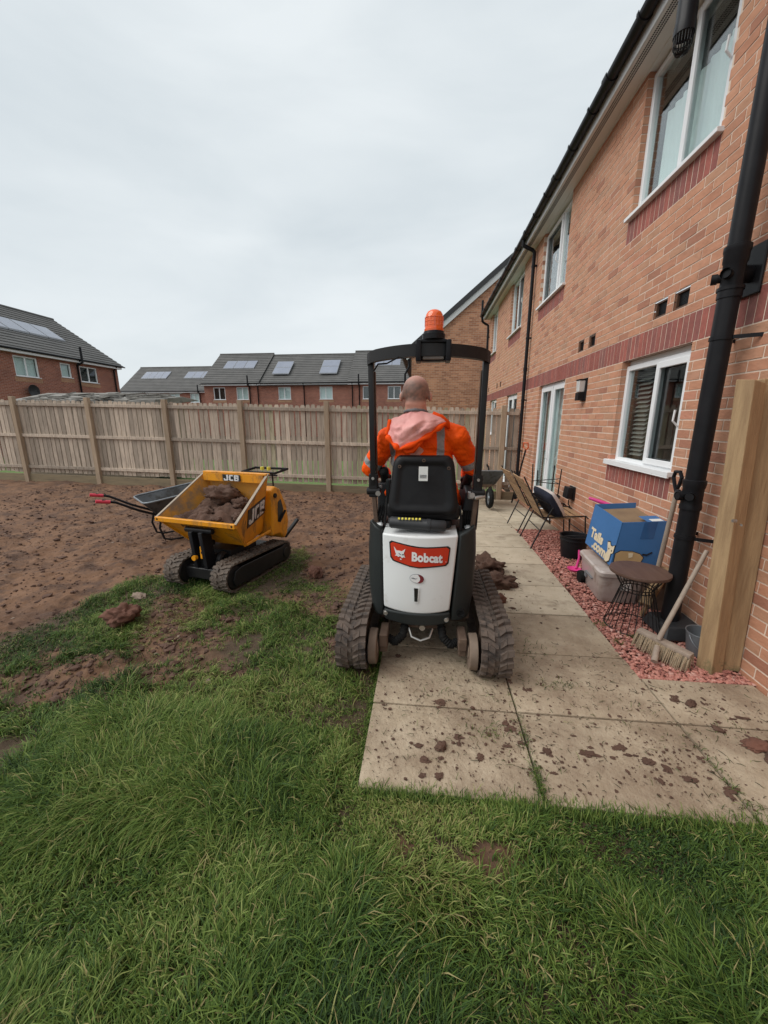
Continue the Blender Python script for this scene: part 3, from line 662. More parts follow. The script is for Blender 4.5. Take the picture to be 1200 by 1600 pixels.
p.build('access_fitting',M['blackpl'],sp,world=True,smooth=True)
for z in (2.12,.76):
    p=MB(); p.lathe([(.061,z-.012),(.067,z-.012),(.067,z+.012),(.061,z+.012)],c=(PX,PY,0),n=20); p.bar((PX+.03,PY-.06,z),(WX,PY-.13,z),.008,.024); p.bar((PX+.03,PY+.06,z),(WX,PY+.1,z),.008,.024); p.build('pipe_clip',M['blackpl'],sp,world=True,smooth=True)
p=MB(); p.hexa([(1.80,2.80,.0),(2.07,2.80,.0),(2.07,3.13,.0),(1.80,3.13,.0),(1.83,2.84,.09),(2.07,2.84,.11),(2.07,3.10,.11),(1.83,3.10,.09)]); p.build('gully_surround',M['greypl'],sp,world=True,bevel=.01)
# vent terminal with cage under the eaves
VX,VY=1.79,3.74
v=MB(); v.lathe([(.062,4.30),(.068,4.30),(.068,4.36),(.064,4.37),(.064,6.0)],c=(VX,VY,0),n=24); vt=v.build('vent_terminal',M['blackpl'],H1,world=True,smooth=True)
v=MB()
for k in range(20):
    a=k*math.pi/10; c_,s_=math.cos(a),math.sin(a)
    v.tube([(VX+.060*c_,VY+.060*s_,4.31),(VX+.058*c_,VY+.058*s_,4.24),(VX+.04*c_,VY+.04*s_,4.20),(VX,VY,4.19)],.0035,4)
for z,r_ in ((4.27,.059),(4.235,.057),(4.203,.04)): v.tube([(VX+r_*math.cos(a),VY+r_*math.sin(a),z) for a in [i*math.pi/10 for i in range(20)]],.003,4,closed=True)
v.build('vent_cage',M['blackpl'],vt,world=True)
v=MB(); v.lathe([(.0,4.32),(.064,4.32)],c=(VX,VY,0),n=20); v.build('inner_cap',M['dark'],vt,world=True)
# ================================================================ FAR HOUSES
def farhouse(T,P0,U,Nn,length,depth,eave,segs,wins,panels,downs,wallm,slope,ovh=.3,buff=True,gable0=True,gable1=True,rise=None):
    U=Vector((*U,0)); Nn=Vector((*Nn,0)); P0=Vector((*P0,0))
    fn=lambda u,v,d: tuple(P0+U*u+Nn*d+Vector((0,0,v)))
    holes=[(w[0],w[1],w[2],w[3]) for w in wins]
    def uvquad(name,quads):
        me=bpy.data.meshes.new(name); vs=[];fs=[];uv=[]
        for q in quads:
            o=len(vs); fs.append(tuple(range(o,o+len(q))))
            for p,t in q: vs.append(tuple(WM[T].inverted()@Vector(p))); uv.append(t)
        me.from_pydata(vs,[],fs); l=me.uv_layers.new(name='UVMap'); l.data.foreach_set('uv',[c for t in uv for c in t]); me.materials.append(wallm); return link(name,me,T)
    q=[[(fn(a,c,0),(a,c)),(fn(b,c,0),(b,c)),(fn(b,d,0),(b,d)),(fn(a,d,0),(a,d))] for (a,b,c,d) in cells(0,length,-.3,eave+.02,holes)]
    for (a,b,c,d) in holes:
        q+= [[(fn(x,c,0),(0,c)),(fn(x,c,-.1),(.1,c)),(fn(x,d,-.1),(.1,d)),(fn(x,d,0),(0,d))] for x in (a,b)]
    uvquad('wall',q)
    rz_=eave+depth/2*slope
    gq=[]
    for u in (0,length):
        gq.append([(fn(u,-.3,0),(0,-.3)),(fn(u,-.3,-depth),(depth,-.3)),(fn(u,eave,-depth),(depth,eave)),(fn(u,rz_-.05,-depth/2),(depth/2,rz_)),(fn(u,eave,0),(0,eave))])
    gq.append([(fn(0,-.3,-depth),(0,-.3)),(fn(length,-.3,-depth),(length,-.3)),(fn(length,eave,-depth),(length,eave)),(fn(0,eave,-depth),(0,eave))])
    uvquad('gable_wall',gq)
    r_=MB()
    for (a,b,dz) in segs:
        for side in (1,-1):
            n=17; run=depth/2+ovh
            for k in range(n):
                t0,t1=k/n,(k+1)/n
                def pt(t,u,h):
                    dd=ovh-run*t; dd2=dd if side==1 else -depth-dd
                    return fn(u,eave+.12+dz+run*t*slope-ovh*slope*.5+h,dd2)
                ps=[pt(t0,a,-.02),pt(t1,a,-.02),pt(t1,b,-.02),pt(t0,b,-.02),pt(t0-.004,a,.055),pt(t1,a,.012),pt(t1,b,.012),pt(t0-.004,b,.055)]
                r_.hexa(ps)
        r_.tube([fn(a,eave+.12+dz+(depth/2+ovh)*slope-ovh*slope*.5+.02,-depth/2),fn(b,eave+.12+dz+(depth/2+ovh)*slope-ovh*slope*.5+.02,-depth/2)],.09,8)
    r_.build('roof',M['tile'],T,world=True)
    f=MB(); rbox(f,fn,-.1,length+.1,eave-.12,eave+.08,ovh-.05,ovh-.02); rbox(f,fn,-.1,length+.1,eave-.12,eave-.10,0,ovh-.05); f.build('fascia',M['upvc'],T,world=True)
    f=MB(); f.tube([fn(-.1,eave+.05,ovh+.03),fn(length+.1,eave+.05,ovh+.03)],.06,8); f.build('gutter',M['blackpl'],T,world=True)
    for w in wins:
        a,b,c,d=w[:4]; sp=w[4] if len(w)>4 else [ (b-a)/2 ]
        f2=lambda u,v,dd,a=a,c=c: fn(a+u,c+v,dd)
        window(T,f2,b-a,d-c,sp,simple=True,fr=.07,curt=[(0.05,(b-a)-.05,.05,d-c-.05)] if len(w)>5 else None,deep=-.1)
        if buff:
            qq=[[(fn(a-.1,c-.25,.012),(a,c-.25)),(fn(b+.1,c-.25,.012),(b,c-.25)),(fn(b+.1,c-.02,.012),(b,c)),(fn(a-.1,c-.02,.012),(a,c))]]
            o=uvquad('soldier_course',qq); o.data.materials.clear(); o.data.materials.append(M['buffbrick'])
    for (u,top) in downs:
        f=MB(); f.tube([fn(u,eave,ovh),fn(u,eave-.25,.08),fn(u,-.2,.08)],.05,6); 
        if top: f.tube([fn(u,eave-.25,.1),fn(u,eave-.1,ovh+.15),fn(u,eave+.75,ovh+.15)],.07,6)
        f.build('soil_pipe' if top else 'downpipe',M['blackpl'],T,world=True,smooth=True)
    for (a,b,z0,z1,nu,nv) in panels:
        for i in range(nu):
            for j in range(nv):
                def pp(uu,zz,h,i=i,j=j):
                    zt=z0+(z1-z0)*(j+zz)/nv; dd=-(zt-eave-.12)/slope+ovh*.5
                    return fn(a+(b-a)*(i+uu)/nu,zt+h,dd)
                g=.03
                p=MB(); p.hexa([pp(g/2,g/2,.05),pp(1-g/2,g/2,.05),pp(1-g/2,1-g/2,.05),pp(g/2,1-g/2,.05),pp(g/2,g/2,.13),pp(1-g/2,g/2,.13),pp(1-g/2,1-g/2,.13),pp(g/2,1-g/2,.13)])
                o=p.build('solar_panel',M['solarf'],T,world=True)
                p=MB(); g=.08
                p.add([pp(g/2,g/2,.135),pp(1-g/2,g/2,.135),pp(1-g/2,1-g/2,.135),pp(g/2,1-g/2,.135)],[(0,1,2,3)]); p.build('panel_glass',M['solar'],o,world=True,recalc=False)
    return fn
T=thing('house','red brick house on the left with four solar panels in a row on its roof','house',(-21,20,0))
# u runs from the right end (Y 26.1) towards the camera
fnL=farhouse(T,(-21,26.1),(0,-1),(1,0),16,9,5.05,[(-.4,16.4,0)],[(1.75,3.05,3.86,4.8,[.65]),(3.65,4.35,4.0,4.82,[],1),(5.7,7.0,3.80,4.84,[.65],1),(10,11.3,3.85,4.82),(2.0,3.3,1.1,2.2),(6,7.3,1.1,2.2)],[(2.0,6.6,6.3,7.1,4,1)] ,[(.4,0),(3.25,1)],M['farbrick'],.66)
o=MB(); o.lathe([(0,.0),(.12,.015),(.25,.06),(.32,.11),(.315,.12),(.25,.075),(.12,.03),(0,.015)],axis='X',c=(0,0,0),n=24); 
dish=thing('satellite_dish','dark round satellite dish on the red brick house at the left edge of the photo','satellite dish',(-20.9,19.7,3.1))
o.build('dish_bowl',M['greypl'],dish,smooth=True)
o=MB(); o.tube([(-.1,0,-.35),(0,0,-.25),(.0,0,-.05)],.02,6); o.tube([(0,0,-.25),(.35,0,-.15),(.36,0,0)],.012,6); o.cyl((.33,0,0),(.4,0,0),.04,n=8); o.build('feed_arm',M['greypl'],dish,smooth=True)
T=thing('terrace_row','long red brick terrace with paired solar panels behind the middle of the fence','house',(-12,37,0))
b0=-21.1
farhouse(T,(b0,37),(1,0),(0,-1),26,8.6,4.86,[(-.3,5.5,.0),(5.5,13.95,-.16),(13.95,26.3,.08)],
 [(x-b0,x2-b0,3.45,4.6,[.58],1)[:5]+((1,) if i in (1,2,3) else ()) for i,(x,x2) in enumerate([(-20.2,-19.02),(-17.9,-16.73),(-13.8,-12.6),(-9.85,-8.62),(-5.8,-4.6),(-3.5,-2.3),(.5,1.7)])],
 [(-20.0-b0,-16.8-b0,6.4,7.25,3,1),(-14.7-b0,-13.0-b0,5.75,7.1,1,2),(-10.1-b0,-8.35-b0,5.75,7.2,1,2),(-4.9-b0,-2.5-b0,6.5,7.35,3,1)],
 [(-15.75-b0,0),(-16.55-b0,1),(-11.3-b0,0),(-6.75-b0,0),(-6.1-b0,1)],M['farbrick'],.72,buff=True)
T=thing('terrace_row','lower grey roofed terrace furthest away, left of the longer terrace behind the fence','house',(-31,46,0))
b0=-36.8
farhouse(T,(b0,46),(1,0),(0,-1),13,8.6,4.86,[(-.3,13,0)],[(-30.7-b0,-29.4-b0,3.6,4.7,[.6],1),(-28.1-b0,-26.95-b0,3.6,4.7,[.55],1),(-34-b0,-32.7-b0,3.6,4.7)],[(-35.6-b0,-32.2-b0,6.5,7.45,4,1),(-29.9-b0,-26.6-b0,6.5,7.4,3,1)],[(-26.8-b0,1)],M['farbrick'],.72)
# gable house at the end of the path
T=thing('gable_house','orange brick gable end house beyond the fence behind the flashing beacon','house',(2,19,0))
me=bpy.data.meshes.new('gable_wall'); RX,RZ,EX,EZ=3.9,8.38,-.70,4.55
pts=[(EX,-.3),(8.5,-.3),(8.5,EZ),(RX,RZ),(EX,EZ)]
me.from_pydata([(x-2,0,z) for x,z in pts]+[(EX-2,9,-.3),(EX-2,9,EZ)],[],[(0,1,2,3,4),(0,4,6,5)]); l=me.uv_layers.new(name='UVMap'); l.data.foreach_set('uv',[c for p in pts for c in p]+[0,-.3,0,EZ,9,EZ,9,-.3]); me.materials.append(M['gablebrick']); link('gable_wall',me,T)
sx,sz=RX-EX,RZ-EZ; ln=math.hypot(sx,sz); ux,uz=sx/ln,sz/ln
def gp_(t,h,y): return (EX+ux*t-uz*h,y,EZ+uz*t+ux*h)
def gslab(name,m,t0,t1,h0,h1,y0,y1):
    p=MB(); p.hexa([gp_(t0,h0,y0),gp_(t1,h0,y0),gp_(t1,h0,y1),gp_(t0,h0,y1),gp_(t0,h1,y0),gp_(t1,h1,y0),gp_(t1,h1,y1),gp_(t0,h1,y1)]); return p.build(name,m,T,world=True)
gslab('bargeboard',M['fascia'],-.35,ln,-.10,.10,18.90,18.96); gslab('verge',M['tileedge'],-.45,ln,.10,.30,18.86,19.0); gslab('roof',M['tile'],-.45,ln,.12,.26,19.0,28)
p=MB(); p.tube([(EX-.1,18.88,EZ+.02),(EX-.1,19.3,EZ+.02)],.07,8); p.tube([(EX-.12,19.05,EZ),(EX-.12,19.05,EZ-.4),(EX+.02-.12,19.05,EZ-.55),(EX-.3,19.1,EZ-.9),(EX-.3,19.1,EZ-1.3)],.05,8); p.build('downpipe',M['blackpl'],T,world=True,smooth=True)
# low weathered shed roof behind the fence, left
T=thing('garden_shed','low weathered grey shed roof with loose slats showing above the left of the fence','shed',(-9.5,10.8,0))
p=MB(); p.box((-11.5,10.3,0),(-7.6,12.2,1.95)); p.build('shed_wall',M['wood'],T,world=True)
nb=0
for k in range(11):
    x0=-11.6+k*.40; p=MB(); top=2.40-max(0,k-6)*.03+random.uniform(-.02,.02)
    p.hexa([(x0,10.15,1.95),(x0+.39,10.15,1.95),(x0+.39,12.3,2.2),(x0,12.3,2.2),(x0,10.15,2.13+random.uniform(-.03,.03)),(x0+.39,10.15,2.12+random.uniform(-.03,.03)),(x0+.39,11.4,top),(x0,11.4,top)]); p.build('roof_board',M['felt'],T,world=True,bevel=.01)
p=MB()
for k in range(60):
    x=random.uniform(-11.4,-7.3); y=random.uniform(10.1,11.2); z=2.14+(y-10.1)*.2; a=random.uniform(-.5,.5); l=random.uniform(.3,.9); p.bar((x,y,z),(x+l*math.cos(a),y+l*math.sin(a)*.3,z+random.uniform(-.03,.06)),.06,.02)
p.build('loose_slats',M['felt'],T,world=True,kind='stuff')
# ================================================================ FENCE
FY=9.22
T=thing('board_fence','long weathered timber board fence with posts and rails across the back of the garden','fence',(-4,FY,0))
posts=[-12.3,-10.3,-8.27,-6.26,-4.36,-2.28,-.25,1.72]
def fz(x): return float(gz(x,9.2))
TOP=2.08
for i,x in enumerate(posts):
    p=MB(); b=fz(x); p.box((x-.055,FY-.135,b-.1),(x+.055,FY-.035,b+TOP-.0+random.uniform(-.01,.02))); p.build('post',M['woodpost'],T,world=True,bevel=.005)
ends=posts+[2.06]
for i in range(len(ends)-1):
    a,b_=ends[i]+.057,ends[i+1]-(.057 if i<len(ends)-2 else 0)
    for h,hh in ((.30,.075),(1.10,.075),(1.87,.075)):
        za,zb=fz(a)+h,fz(b_)+h; p=MB(); p.hexa([(a,FY-.075,za),(b_,FY-.075,zb),(b_,FY-.03,zb),(a,FY-.03,za),(a,FY-.075,za+hh),(b_,FY-.075,zb+hh),(b_,FY-.03,zb+hh),(a,FY-.03,za+hh)]); p.build('rail',M['wood'] if h<1.5 else M['wood'],T,world=True,bevel=.004)
    za,zb=fz(a),fz(b_); p=MB(); p.hexa([(a,FY-.09,za-.08),(b_,FY-.09,zb-.08),(b_,FY-.055,zb-.08),(a,FY-.055,za-.08),(a,FY-.09,za+.15),(b_,FY-.09,zb+.15),(b_,FY-.055,zb+.15),(a,FY-.055,za+.15)]); p.build('gravel_board',M['gravelb'],T,world=True,bevel=.004)
x=-12.3; bc={}
while x<2.0:
    w=.095+random.uniform(-.004,.004); right=x>1.75
    gap=random.choice([.014,.02,.026,.032,.042]) if not right else .02
    key=(random.randrange(14))
    m=M['woodg'] if (x>-7 and random.random()<.22) else M['wood']
    k2=(key,m.name)
    if k2 not in bc:
        p=MB(); tz=1.955+random.uniform(-.012,.012); w_=.097+random.uniform(-.006,.006); bend=random.uniform(-.004,.004)
        z0_=.17
        p.add([(-w_/2,-.010,z0_),(w_/2,-.010,z0_),(w_/2,.010,z0_),(-w_/2,.010,z0_),(-w_/2+bend,-.010,1.1),(w_/2+bend,-.010,1.1),(w_/2+bend,.010,1.1),(-w_/2+bend,.010,1.1),(-w_/2,-.010,tz),(w_/2,-.010,tz),(w_/2,.010,tz),(-w_/2,.010,tz),(-w_/2+.02,-.010,tz+.035),(w_/2-.02,-.010,tz+.035),(w_/2-.02,.010,tz+.035),(-w_/2+.02,.010,tz+.035)],
          [(0,3,2,1),(12,13,14,15)]+[f for o_ in (0,4,8) for f in ((o_,o_+1,o_+5,o_+4),(o_+1,o_+2,o_+6,o_+5),(o_+2,o_+3,o_+7,o_+6),(o_+3,o_,o_+4,o_+7))])
        bc[k2]=p.mesh('fence_board',m)
    o=link('fence_board',bc[k2],T); place(o,(x+.05+4,-.018+random.uniform(-.003,.003),fz(x)+.02+random.uniform(-.01,.01)),random.uniform(-.02,.02)); o.rotation_euler=(0,random.uniform(-.004,.004),random.uniform(-.03,.03))
    x+=.097+gap
mb=MB(); mb.box((-40,9.9,-.5),(1.9,17.5,-.22)); mb.build('lawn_beyond_fence',M['lawnfar'],kind='structure')
# near timber posts at the right
T=thing('gate_post','tall fresh timber post with mossy foot standing in the red gravel by the wall','post',(1.9,2.5,0))
def pk(z,dx=0): return dx+(z)*.0
p=MB(); p.hexa([(1.872,2.415,-.05),(1.962,2.445,-.05),(1.93,2.54,-.05),(1.84,2.51,-.05),(1.822,2.49,1.82),(1.912,2.52,1.80),(1.88,2.615,1.81),(1.79,2.585,1.83)])
p.build('timber',M['newwood'],T,world=True,bevel=.006,seg=2)
p=MB(); p.cyl((1.835,2.43,1.02),(1.815,2.43,1.02),.010,n=8); p.cyl((1.86,2.425,1.00),(1.85,2.405,1.0),.006,n=6); p.build('bolt',M['steel'],T,world=True)
T=thing('timber_board','wide fresh timber board leaning beside the mossy footed post at the right edge','board',(2.0,2.5,0))
p=MB(); p.hexa([(1.975,2.475,-.0),(2.073,2.46,-.0),(2.076,2.52,-.0),(1.978,2.535,-.0),(1.925,2.565,1.83),(2.065,2.55,1.84),(2.065,2.61,1.84),(1.925,2.625,1.83)]); p.build('timber',M['newwood'],T,world=True,bevel=.005)
# ================================================================ TRACK BUILDER (path in local y-z, width along x)
def trackloop(T,xc,w,y0,y1,r,m,pitch=.052,lug=.016,th=.014,droop=0,world=True,zb=0,name='rubber_track',r2=None):
    cz=zb+r; pts=[]; r2=r if r2 is None else r2
    n=14
    for i in range(n+1): a=-math.pi/2-math.pi*i/n; pts.append((y0+r*math.cos(a),cz+r*math.sin(a)))
    k=max(2,int((y1-y0)/.06))
    for i in range(1,k): t=i/k; pts.append((y0+(y1-y0)*t,cz+r+(2*r2-2*r)*t-droop*math.sin(math.pi*t)))
    for i in range(n+1): a=math.pi/2-math.pi*i/n; pts.append((y1+r2*math.cos(a),zb+r2+r2*math.sin(a)))
    for i in range(1,k): t=i/k; pts.append((y1+(y0-y1)*t,zb))
    P=[Vector((0,a,b)) for a,b in pts]
    cum=[0]
    for i in range(len(P)): cum.append(cum[-1]+(P[(i+1)%len(P)]-P[i]).length)
    tot=cum[-1]
    def at(s):
        s%=tot
        for i in range(len(P)):
            if cum[i+1]>=s:
                t=(s-cum[i])/max(1e-6,cum[i+1]-cum[i]); a=P[i]; b=P[(i+1)%len(P)]; d=(b-a).normalized(); return a.lerp(b,t),d
    mb=MB(); N_=len(P); rings=[]
    for i in range(N_):
        d=(P[(i+1)%N_]-P[i-1]).normalized(); nrm=Vector((0,d.z,-d.y))
        c=P[i]
        inn=c-nrm*0; 
        # outward = away from loop centre
        cen=Vector((0,(y0+y1)/2,cz)); 
        if nrm.dot(c-cen)<0: nrm=-nrm
        rings.append([Vector((xc-w/2,0,0))+c-nrm*th,Vector((xc-w/2,0,0))+c,Vector((xc+w/2,0,0))+c,Vector((xc+w/2,0,0))+c-nrm*th])
    mb.loft(rings,False,True)
    nl=int(tot/pitch); cen=Vector((0,(y0+y1)/2,cz))
    for j in range(nl):
        s=j*tot/nl
        for side in (-1,1):
            def q(x,ds,h):
                c,d=at(s+ds+(0 if side<0 else pitch*.5)); nr=Vector((0,d.z,-d.y))
                if nr.dot(c-cen)<0: nr=-nr
                return Vector((xc+side*x,0,0))+c+nr*h
            x0,xm,x1=w*.075,w*.30,w*.5+.003
            L_=pitch*.34; sk=pitch*.42
            for (xa,xb,sa,sb) in ((x0,xm,-sk*.9,0),(xm,x1,0,sk*.15)):
                b4=[q(xa,sa-L_,-.004),q(xb,sb-L_,-.004),q(xb,sb+L_,-.004),q(xa,sa+L_,-.004)]
                hh=lug*random.uniform(.85,1.05)
                t4=[q(xa+.003,sa-L_*.72,hh),q(xb-.0,sb-L_*.72,hh),q(xb-.0,sb+L_*.72,hh),q(xa+.003,sa+L_*.72,hh)]
                mb.hexa(b4+t4)
        c,d=at(s); nr=Vector((0,d.z,-d.y)); 
        if nr.dot(c-cen)<0: nr=-nr
        mb.bar(Vector((xc-.008,0,0))+c+nr*.002,Vector((xc+.008,0,0))+c+nr*.002,pitch*.35,.008,up=nr)
    return mb.build(name,m,T,world=world,bevel=0)
# ================================================================ MINI EXCAVATOR
EX=thing('mini_excavator','white and dark grey mini excavator on muddy rubber tracks at the edge of the path','excavator',(0,2.9,0))
for xc in (-.435,.465):
    tr=trackloop(EX,xc,.185,2.31,3.15,.168,M['track'],pitch=.070,lug=.020,zb=.014)
    s=1 if xc<0 else -1
    mb=MB()
    for y in (2.31,3.15): mb.cyl((xc-.075,y,.19),(xc+.075,y,.19),.135,n=20)
    mb.box((xc-.05,2.5,.07),(xc+.05,3.12,.27)); mb.build('track_frame',M['rust'],EX,world=True,bevel=.01)
    mb=MB(); x0=xc+s*.10; mb.cyl((x0,2.32,.13),(x0+s*.052,2.32,.13),.118,.114,n=28); mb.cyl((x0+s*.05,2.32,.13),(x0+s*.058,2.32,.13),.05,n=12)
    mb.build('drive_hub',M['hub'],EX,world=True,bevel=.006,smooth=True)
    mb=MB(); x1=xc+s*.165; mb.box((min(x1,x1+s*.055),2.29,.14),(max(x1,x1+s*.055),2.46,.23)); mb.box((min(x1,x1+s*.05),2.31,.09),(max(x1,x1+s*.05),2.44,.14)); mb.build('motor_block',M['rust'],EX,world=True,bevel=.006)
    mb=MB(); p=[(x1+s*.05,2.38,.16),(x1+s*.10,2.36,.14),(x1+s*.15,2.38,.18),(x1+s*.17,2.45,.27)]
    n=26; q=[]
    for i in range(n):
        t=i/(n-1)*3; a=min(int(t),2); q.append(Vector(p[a]).lerp(Vector(p[a+1]),t-a))
    mb.tube(q,[.030 if i%2 else .024 for i in range(n)],10); mb.build('hose',M['rubber'],EX,world=True,smooth=True)
mb=MB(); mb.box((-.30,2.62,.17),(.33,3.05,.28)); mb.box((-.12,2.45,.20),(.14,2.75,.27)); mb.cyl((0,2.9,.25),(0,2.9,.33),.2,n=24); mb.box((-.30,2.5,.26),(-.22,2.6,.33)); mb.box((.24,2.5,.26),(.33,2.62,.33)); mb.build('undercarriage',M['rust'],EX,world=True,bevel=.008)
mb=MB(); mb.tube([(-.08,2.42,.22),(-.06,2.38,.175),(-.0,2.37,.155),(.06,2.38,.175),(.08,2.42,.22)],.008,6); mb.build('tow_loop',M['steel'],EX,world=True,smooth=True)
mb=MB(); mb.cyl((.01,2.41,.225),(.01,2.43,.225),.02,n=10); mb.build('pin',M['steel'],EX,world=True)
def rear(x,z): return 2.345+.95*(x+.01)**2+.05*max(0,(z-.55))*1.0+.12*max(0,.42-z)
def panel(name,m,xl0,xr0,z0,xl1,xr1,z1,dep=.10,nz=8,off=0,parent=EX,bev=.012,zc=0):
    """curved tail panel; zc bows the lower edge"""
    mb=MB(); nu=15
    def pt(a,b,d):
        xl=xl0+(xl1-xl0)*b; xr=xr0+(xr1-xr0)*b; x=xl+(xr-xl)*a
        z=z0+(z1-z0)*b-(zc*(1-(2*a-1)**2))*(1-b)
        return (x,rear(x,z)+off+d,z)
    g=[[pt(i/(nu-1),j/nz,0) for i in range(nu)] for j in range(nz+1)]
    h=[[pt(i/(nu-1),j/nz,dep) for i in range(nu)] for j in range(nz+1)]
    vs=[p for r_ in g for p in r_]+[p for r_ in h for p in r_]; o=(nz+1)*nu; fs=[]
    for j in range(nz):
        for i in range(nu-1):
            a=j*nu+i; fs.append((a,a+1,a+nu+1,a+nu)); fs.append((o+a,o+a+nu,o+a+nu+1,o+a+1))
    for i in range(nu-1): fs.append((i,o+i,o+i+1,i+1)); a=nz*nu+i; fs.append((a,a+1,o+a+1,o+a))
    for j in range(nz): a=j*nu; fs.append((a,a+nu,o+a+nu,o+a)); b=a+nu-1; fs.append((b,o+b,o+b+nu,b+nu))
    mb.add(vs,fs); o=mb.build(name,m,parent,world=True,smooth=True,bevel=0)
    if bev:
        md=o.modifiers.new('b','BEVEL'); md.width=bev; md.segments=3; md.limit_method='ANGLE'; md.angle_limit=R(50)
    return o
body=panel('rear_cover',M['white'],-.250,.185,.375,-.262,.225,.885,zc=.018,nz=10,dep=.14)
mb=MB(); mb.grid(lambda a,b:(-.255+.475*a,rear(-.255+.475*a,.9)+.012+b*.20,.884+.012*b),12,4); mb.build('top_cover',M['white'],EX,world=True,smooth='all')
panel('bumper',M['mgrey'],-.243,.190,.285,-.250,.192,.362,zc=.016,nz=3,off=-.010,dep=.12)
def sidepanel(name,s):
    mb=MB()
    xo=[.355,.365,.36,.335] ; zs=[.95,.75,.5,.30] if s<0 else [.93,.75,.5,.29]
    xi=[(.268,.232)[s>0],(.262,.226)[s>0],(.258,.21)[s>0],(.252,.196)[s>0]]
    rings=[]
    for k in range(4):
        z=zs[k]; a=s*xi[k]; b=s*xo[k]*(1.0 if s<0 else .97)
        prof=[(a,rear(a,z)+.0),((a+b)/2,rear((a+b)/2,z)-.012),(b-s*.02,rear(b,z)-.005),(b,rear(b,z)+.04),(b,3.12),(a,3.12)]
        dz=[-.045 if s<0 else -.04,-.02,0,.0,-.10,-.12] if k==0 else [0]*6
        rings.append([(p[0],p[1],z+dz[i]) for i,p in enumerate(prof)])
    mb.loft(rings,True); o=mb.build(name,M['mgrey'],EX,world=True,smooth=True)
    md=o.modifiers.new('b','BEVEL'); md.width=.014; md.segments=3; md.limit_method='ANGLE'; md.angle_limit=R(40)
    return o
sidepanel('side_panel',-1); spR=sidepanel('side_panel',1)
mb=MB(); y=rear(.27,.36)-.02; mb.lathe([(.0,0.004),(.018,.004),(.02,-.004),(.028,-.004),(.03,.01)],c=(.262,y,.352),axis='Y',n=20); mb.build('rubber_plug',M['rubber'],spR,world=True,smooth=True)
for x,z in ((-.235,.335),(.165,.315)):
    mb=MB(); mb.lathe([(0,-.012),(.012,-.012),(.016,-.002),(.019,-.004),(.02,.01)],c=(x,rear(x,z)-.006,z),axis='Y',n=14); mb.build('bolt',M['steel'],EX,world=True,smooth=True)
# badge
cxb,czb=-.02,.757
def onrear(u,v,h=0):  # u,v metres in the plate -> skin of the tail
    x=cxb+u; z=czb+v-.05*u; return (x,rear(x,z)-.004-h,z)
def decal(name,poly,m,parent,h=.0,fn=onrear,sub=14):
    # triangulated & subdivided so that it follows the curved skin
    bm=bmesh.new(); vs=[bm.verts.new((u,v,0)) for u,v in poly]; bm.faces.new(vs); bmesh.ops.triangulate(bm,faces=bm.faces)
    for k in range(-12,13):
        bmesh.ops.bisect_plane(bm,geom=bm.verts[:]+bm.edges[:]+bm.faces[:],plane_co=(k*.02,0,0),plane_no=(1,0,0))
    top=[v for v in bm.verts]
    r_=bmesh.ops.extrude_face_region(bm,geom=bm.faces[:]); ext=set(v for v in r_['geom'] if isinstance(v,bmesh.types.BMVert))
    for v in bm.verts: v.co=Vector(fn(v.co.x,v.co.y,h if v in ext else h-.003))
    bmesh.ops.recalc_face_normals(bm,faces=bm.faces)
    me=bpy.data.meshes.new(name); bm.to_mesh(me); bm.free(); me.transform(WM[parent].inverted()); me.materials.append(m); return link(name,me,parent)
def plate(k,rr):
    p=[(-.195+k,.068-k),(-.18+k,.080-k),(-.05,.066-k),(.0,.063-k),(.05,.064-k),(.18-k,.074-k),(.197-k,.062-k),(.188-k,-.038+k),(.172-k,-.056+k),(.06,-.070+k),(.0,-.078+k),(-.06,-.074+k),(-.170+k,-.052+k),(-.187+k,-.03+k)]
    return p
bd=decal('badge',plate(0,0),M['badgeblk'],body,.0); decal('badge_face',plate(.0085,0),M['red'],bd,.003)
textmesh('lettering','Bobcat',.078,M['badgewht'],bd,lambda x,y,z: tuple(WM[EX].inverted()@Vector(onrear(x+.048,y-.006,.0065+z*.5))),ext=.0015,off=.0035,xs=.86,sp=1.03)
cat=[(-.046,.044),(-.026,.018),(-.010,.020),(.006,.018),(.030,.036),(.020,.008),(.025,-.012),(.030,-.020),(.016,-.019),(.010,-.026),(-.004,-.015),(-.016,-.022),(-.022,-.017),(-.038,-.016),(-.028,-.008),(-.034,.002)]
cc=decal('cat_head_emblem',[(u-.118,v+.004) for u,v in cat],M['badgewht'],bd,.006)
decal('cat_eye',[(-.134,.010),(-.122,.005),(-.116,.001),(-.124,.0)],M['badgeblk'],cc,.0085); decal('cat_eye',[(-.112,.001),(-.104,.005),(-.096,.007),(-.104,-.002)],M['badgeblk'],cc,.0085)
decal('cat_chin',[(-.123,-.028),(-.115,-.027),(-.110,-.031),(-.116,-.035),(-.122,-.034)],M['badgewht'],bd,.006)
decal('badge_full_stop',[(.168,-.026),(.172,-.026),(.172,-.030),(.168,-.030)],M['badgewht'],bd,.006)
el=lambda cx,cz,a,b,n=24,t0=0,t1=2*math.pi:[(cx+a*math.cos(t0+(t1-t0)*i/n),cz+b*math.sin(t0+(t1-t0)*i/n)) for i in range(n)]
st=decal('dealer_sticker',el(-.012,-.148,.046,.030),M['ink'],body,.0)
decal('sticker_face',el(-.014,-.148,.042,.027),M['badgewht'],st,.002)
decal('sticker_face',[(-.004,-.122),(.014,-.123),(.028,-.134),(.033,-.149),(.028,-.163),(.01,-.175),(-.008,-.176),(.004,-.165),(.010,-.150),(.006,-.134)],M['maroon'],st,.004)
decal('sticker_print',[(-.05,-.146),(-.035,-.142),(-.02,-.147),(-.008,-.144),(-.02,-.151),(-.04,-.150)],M['ink'],st,.004)
mb=MB()
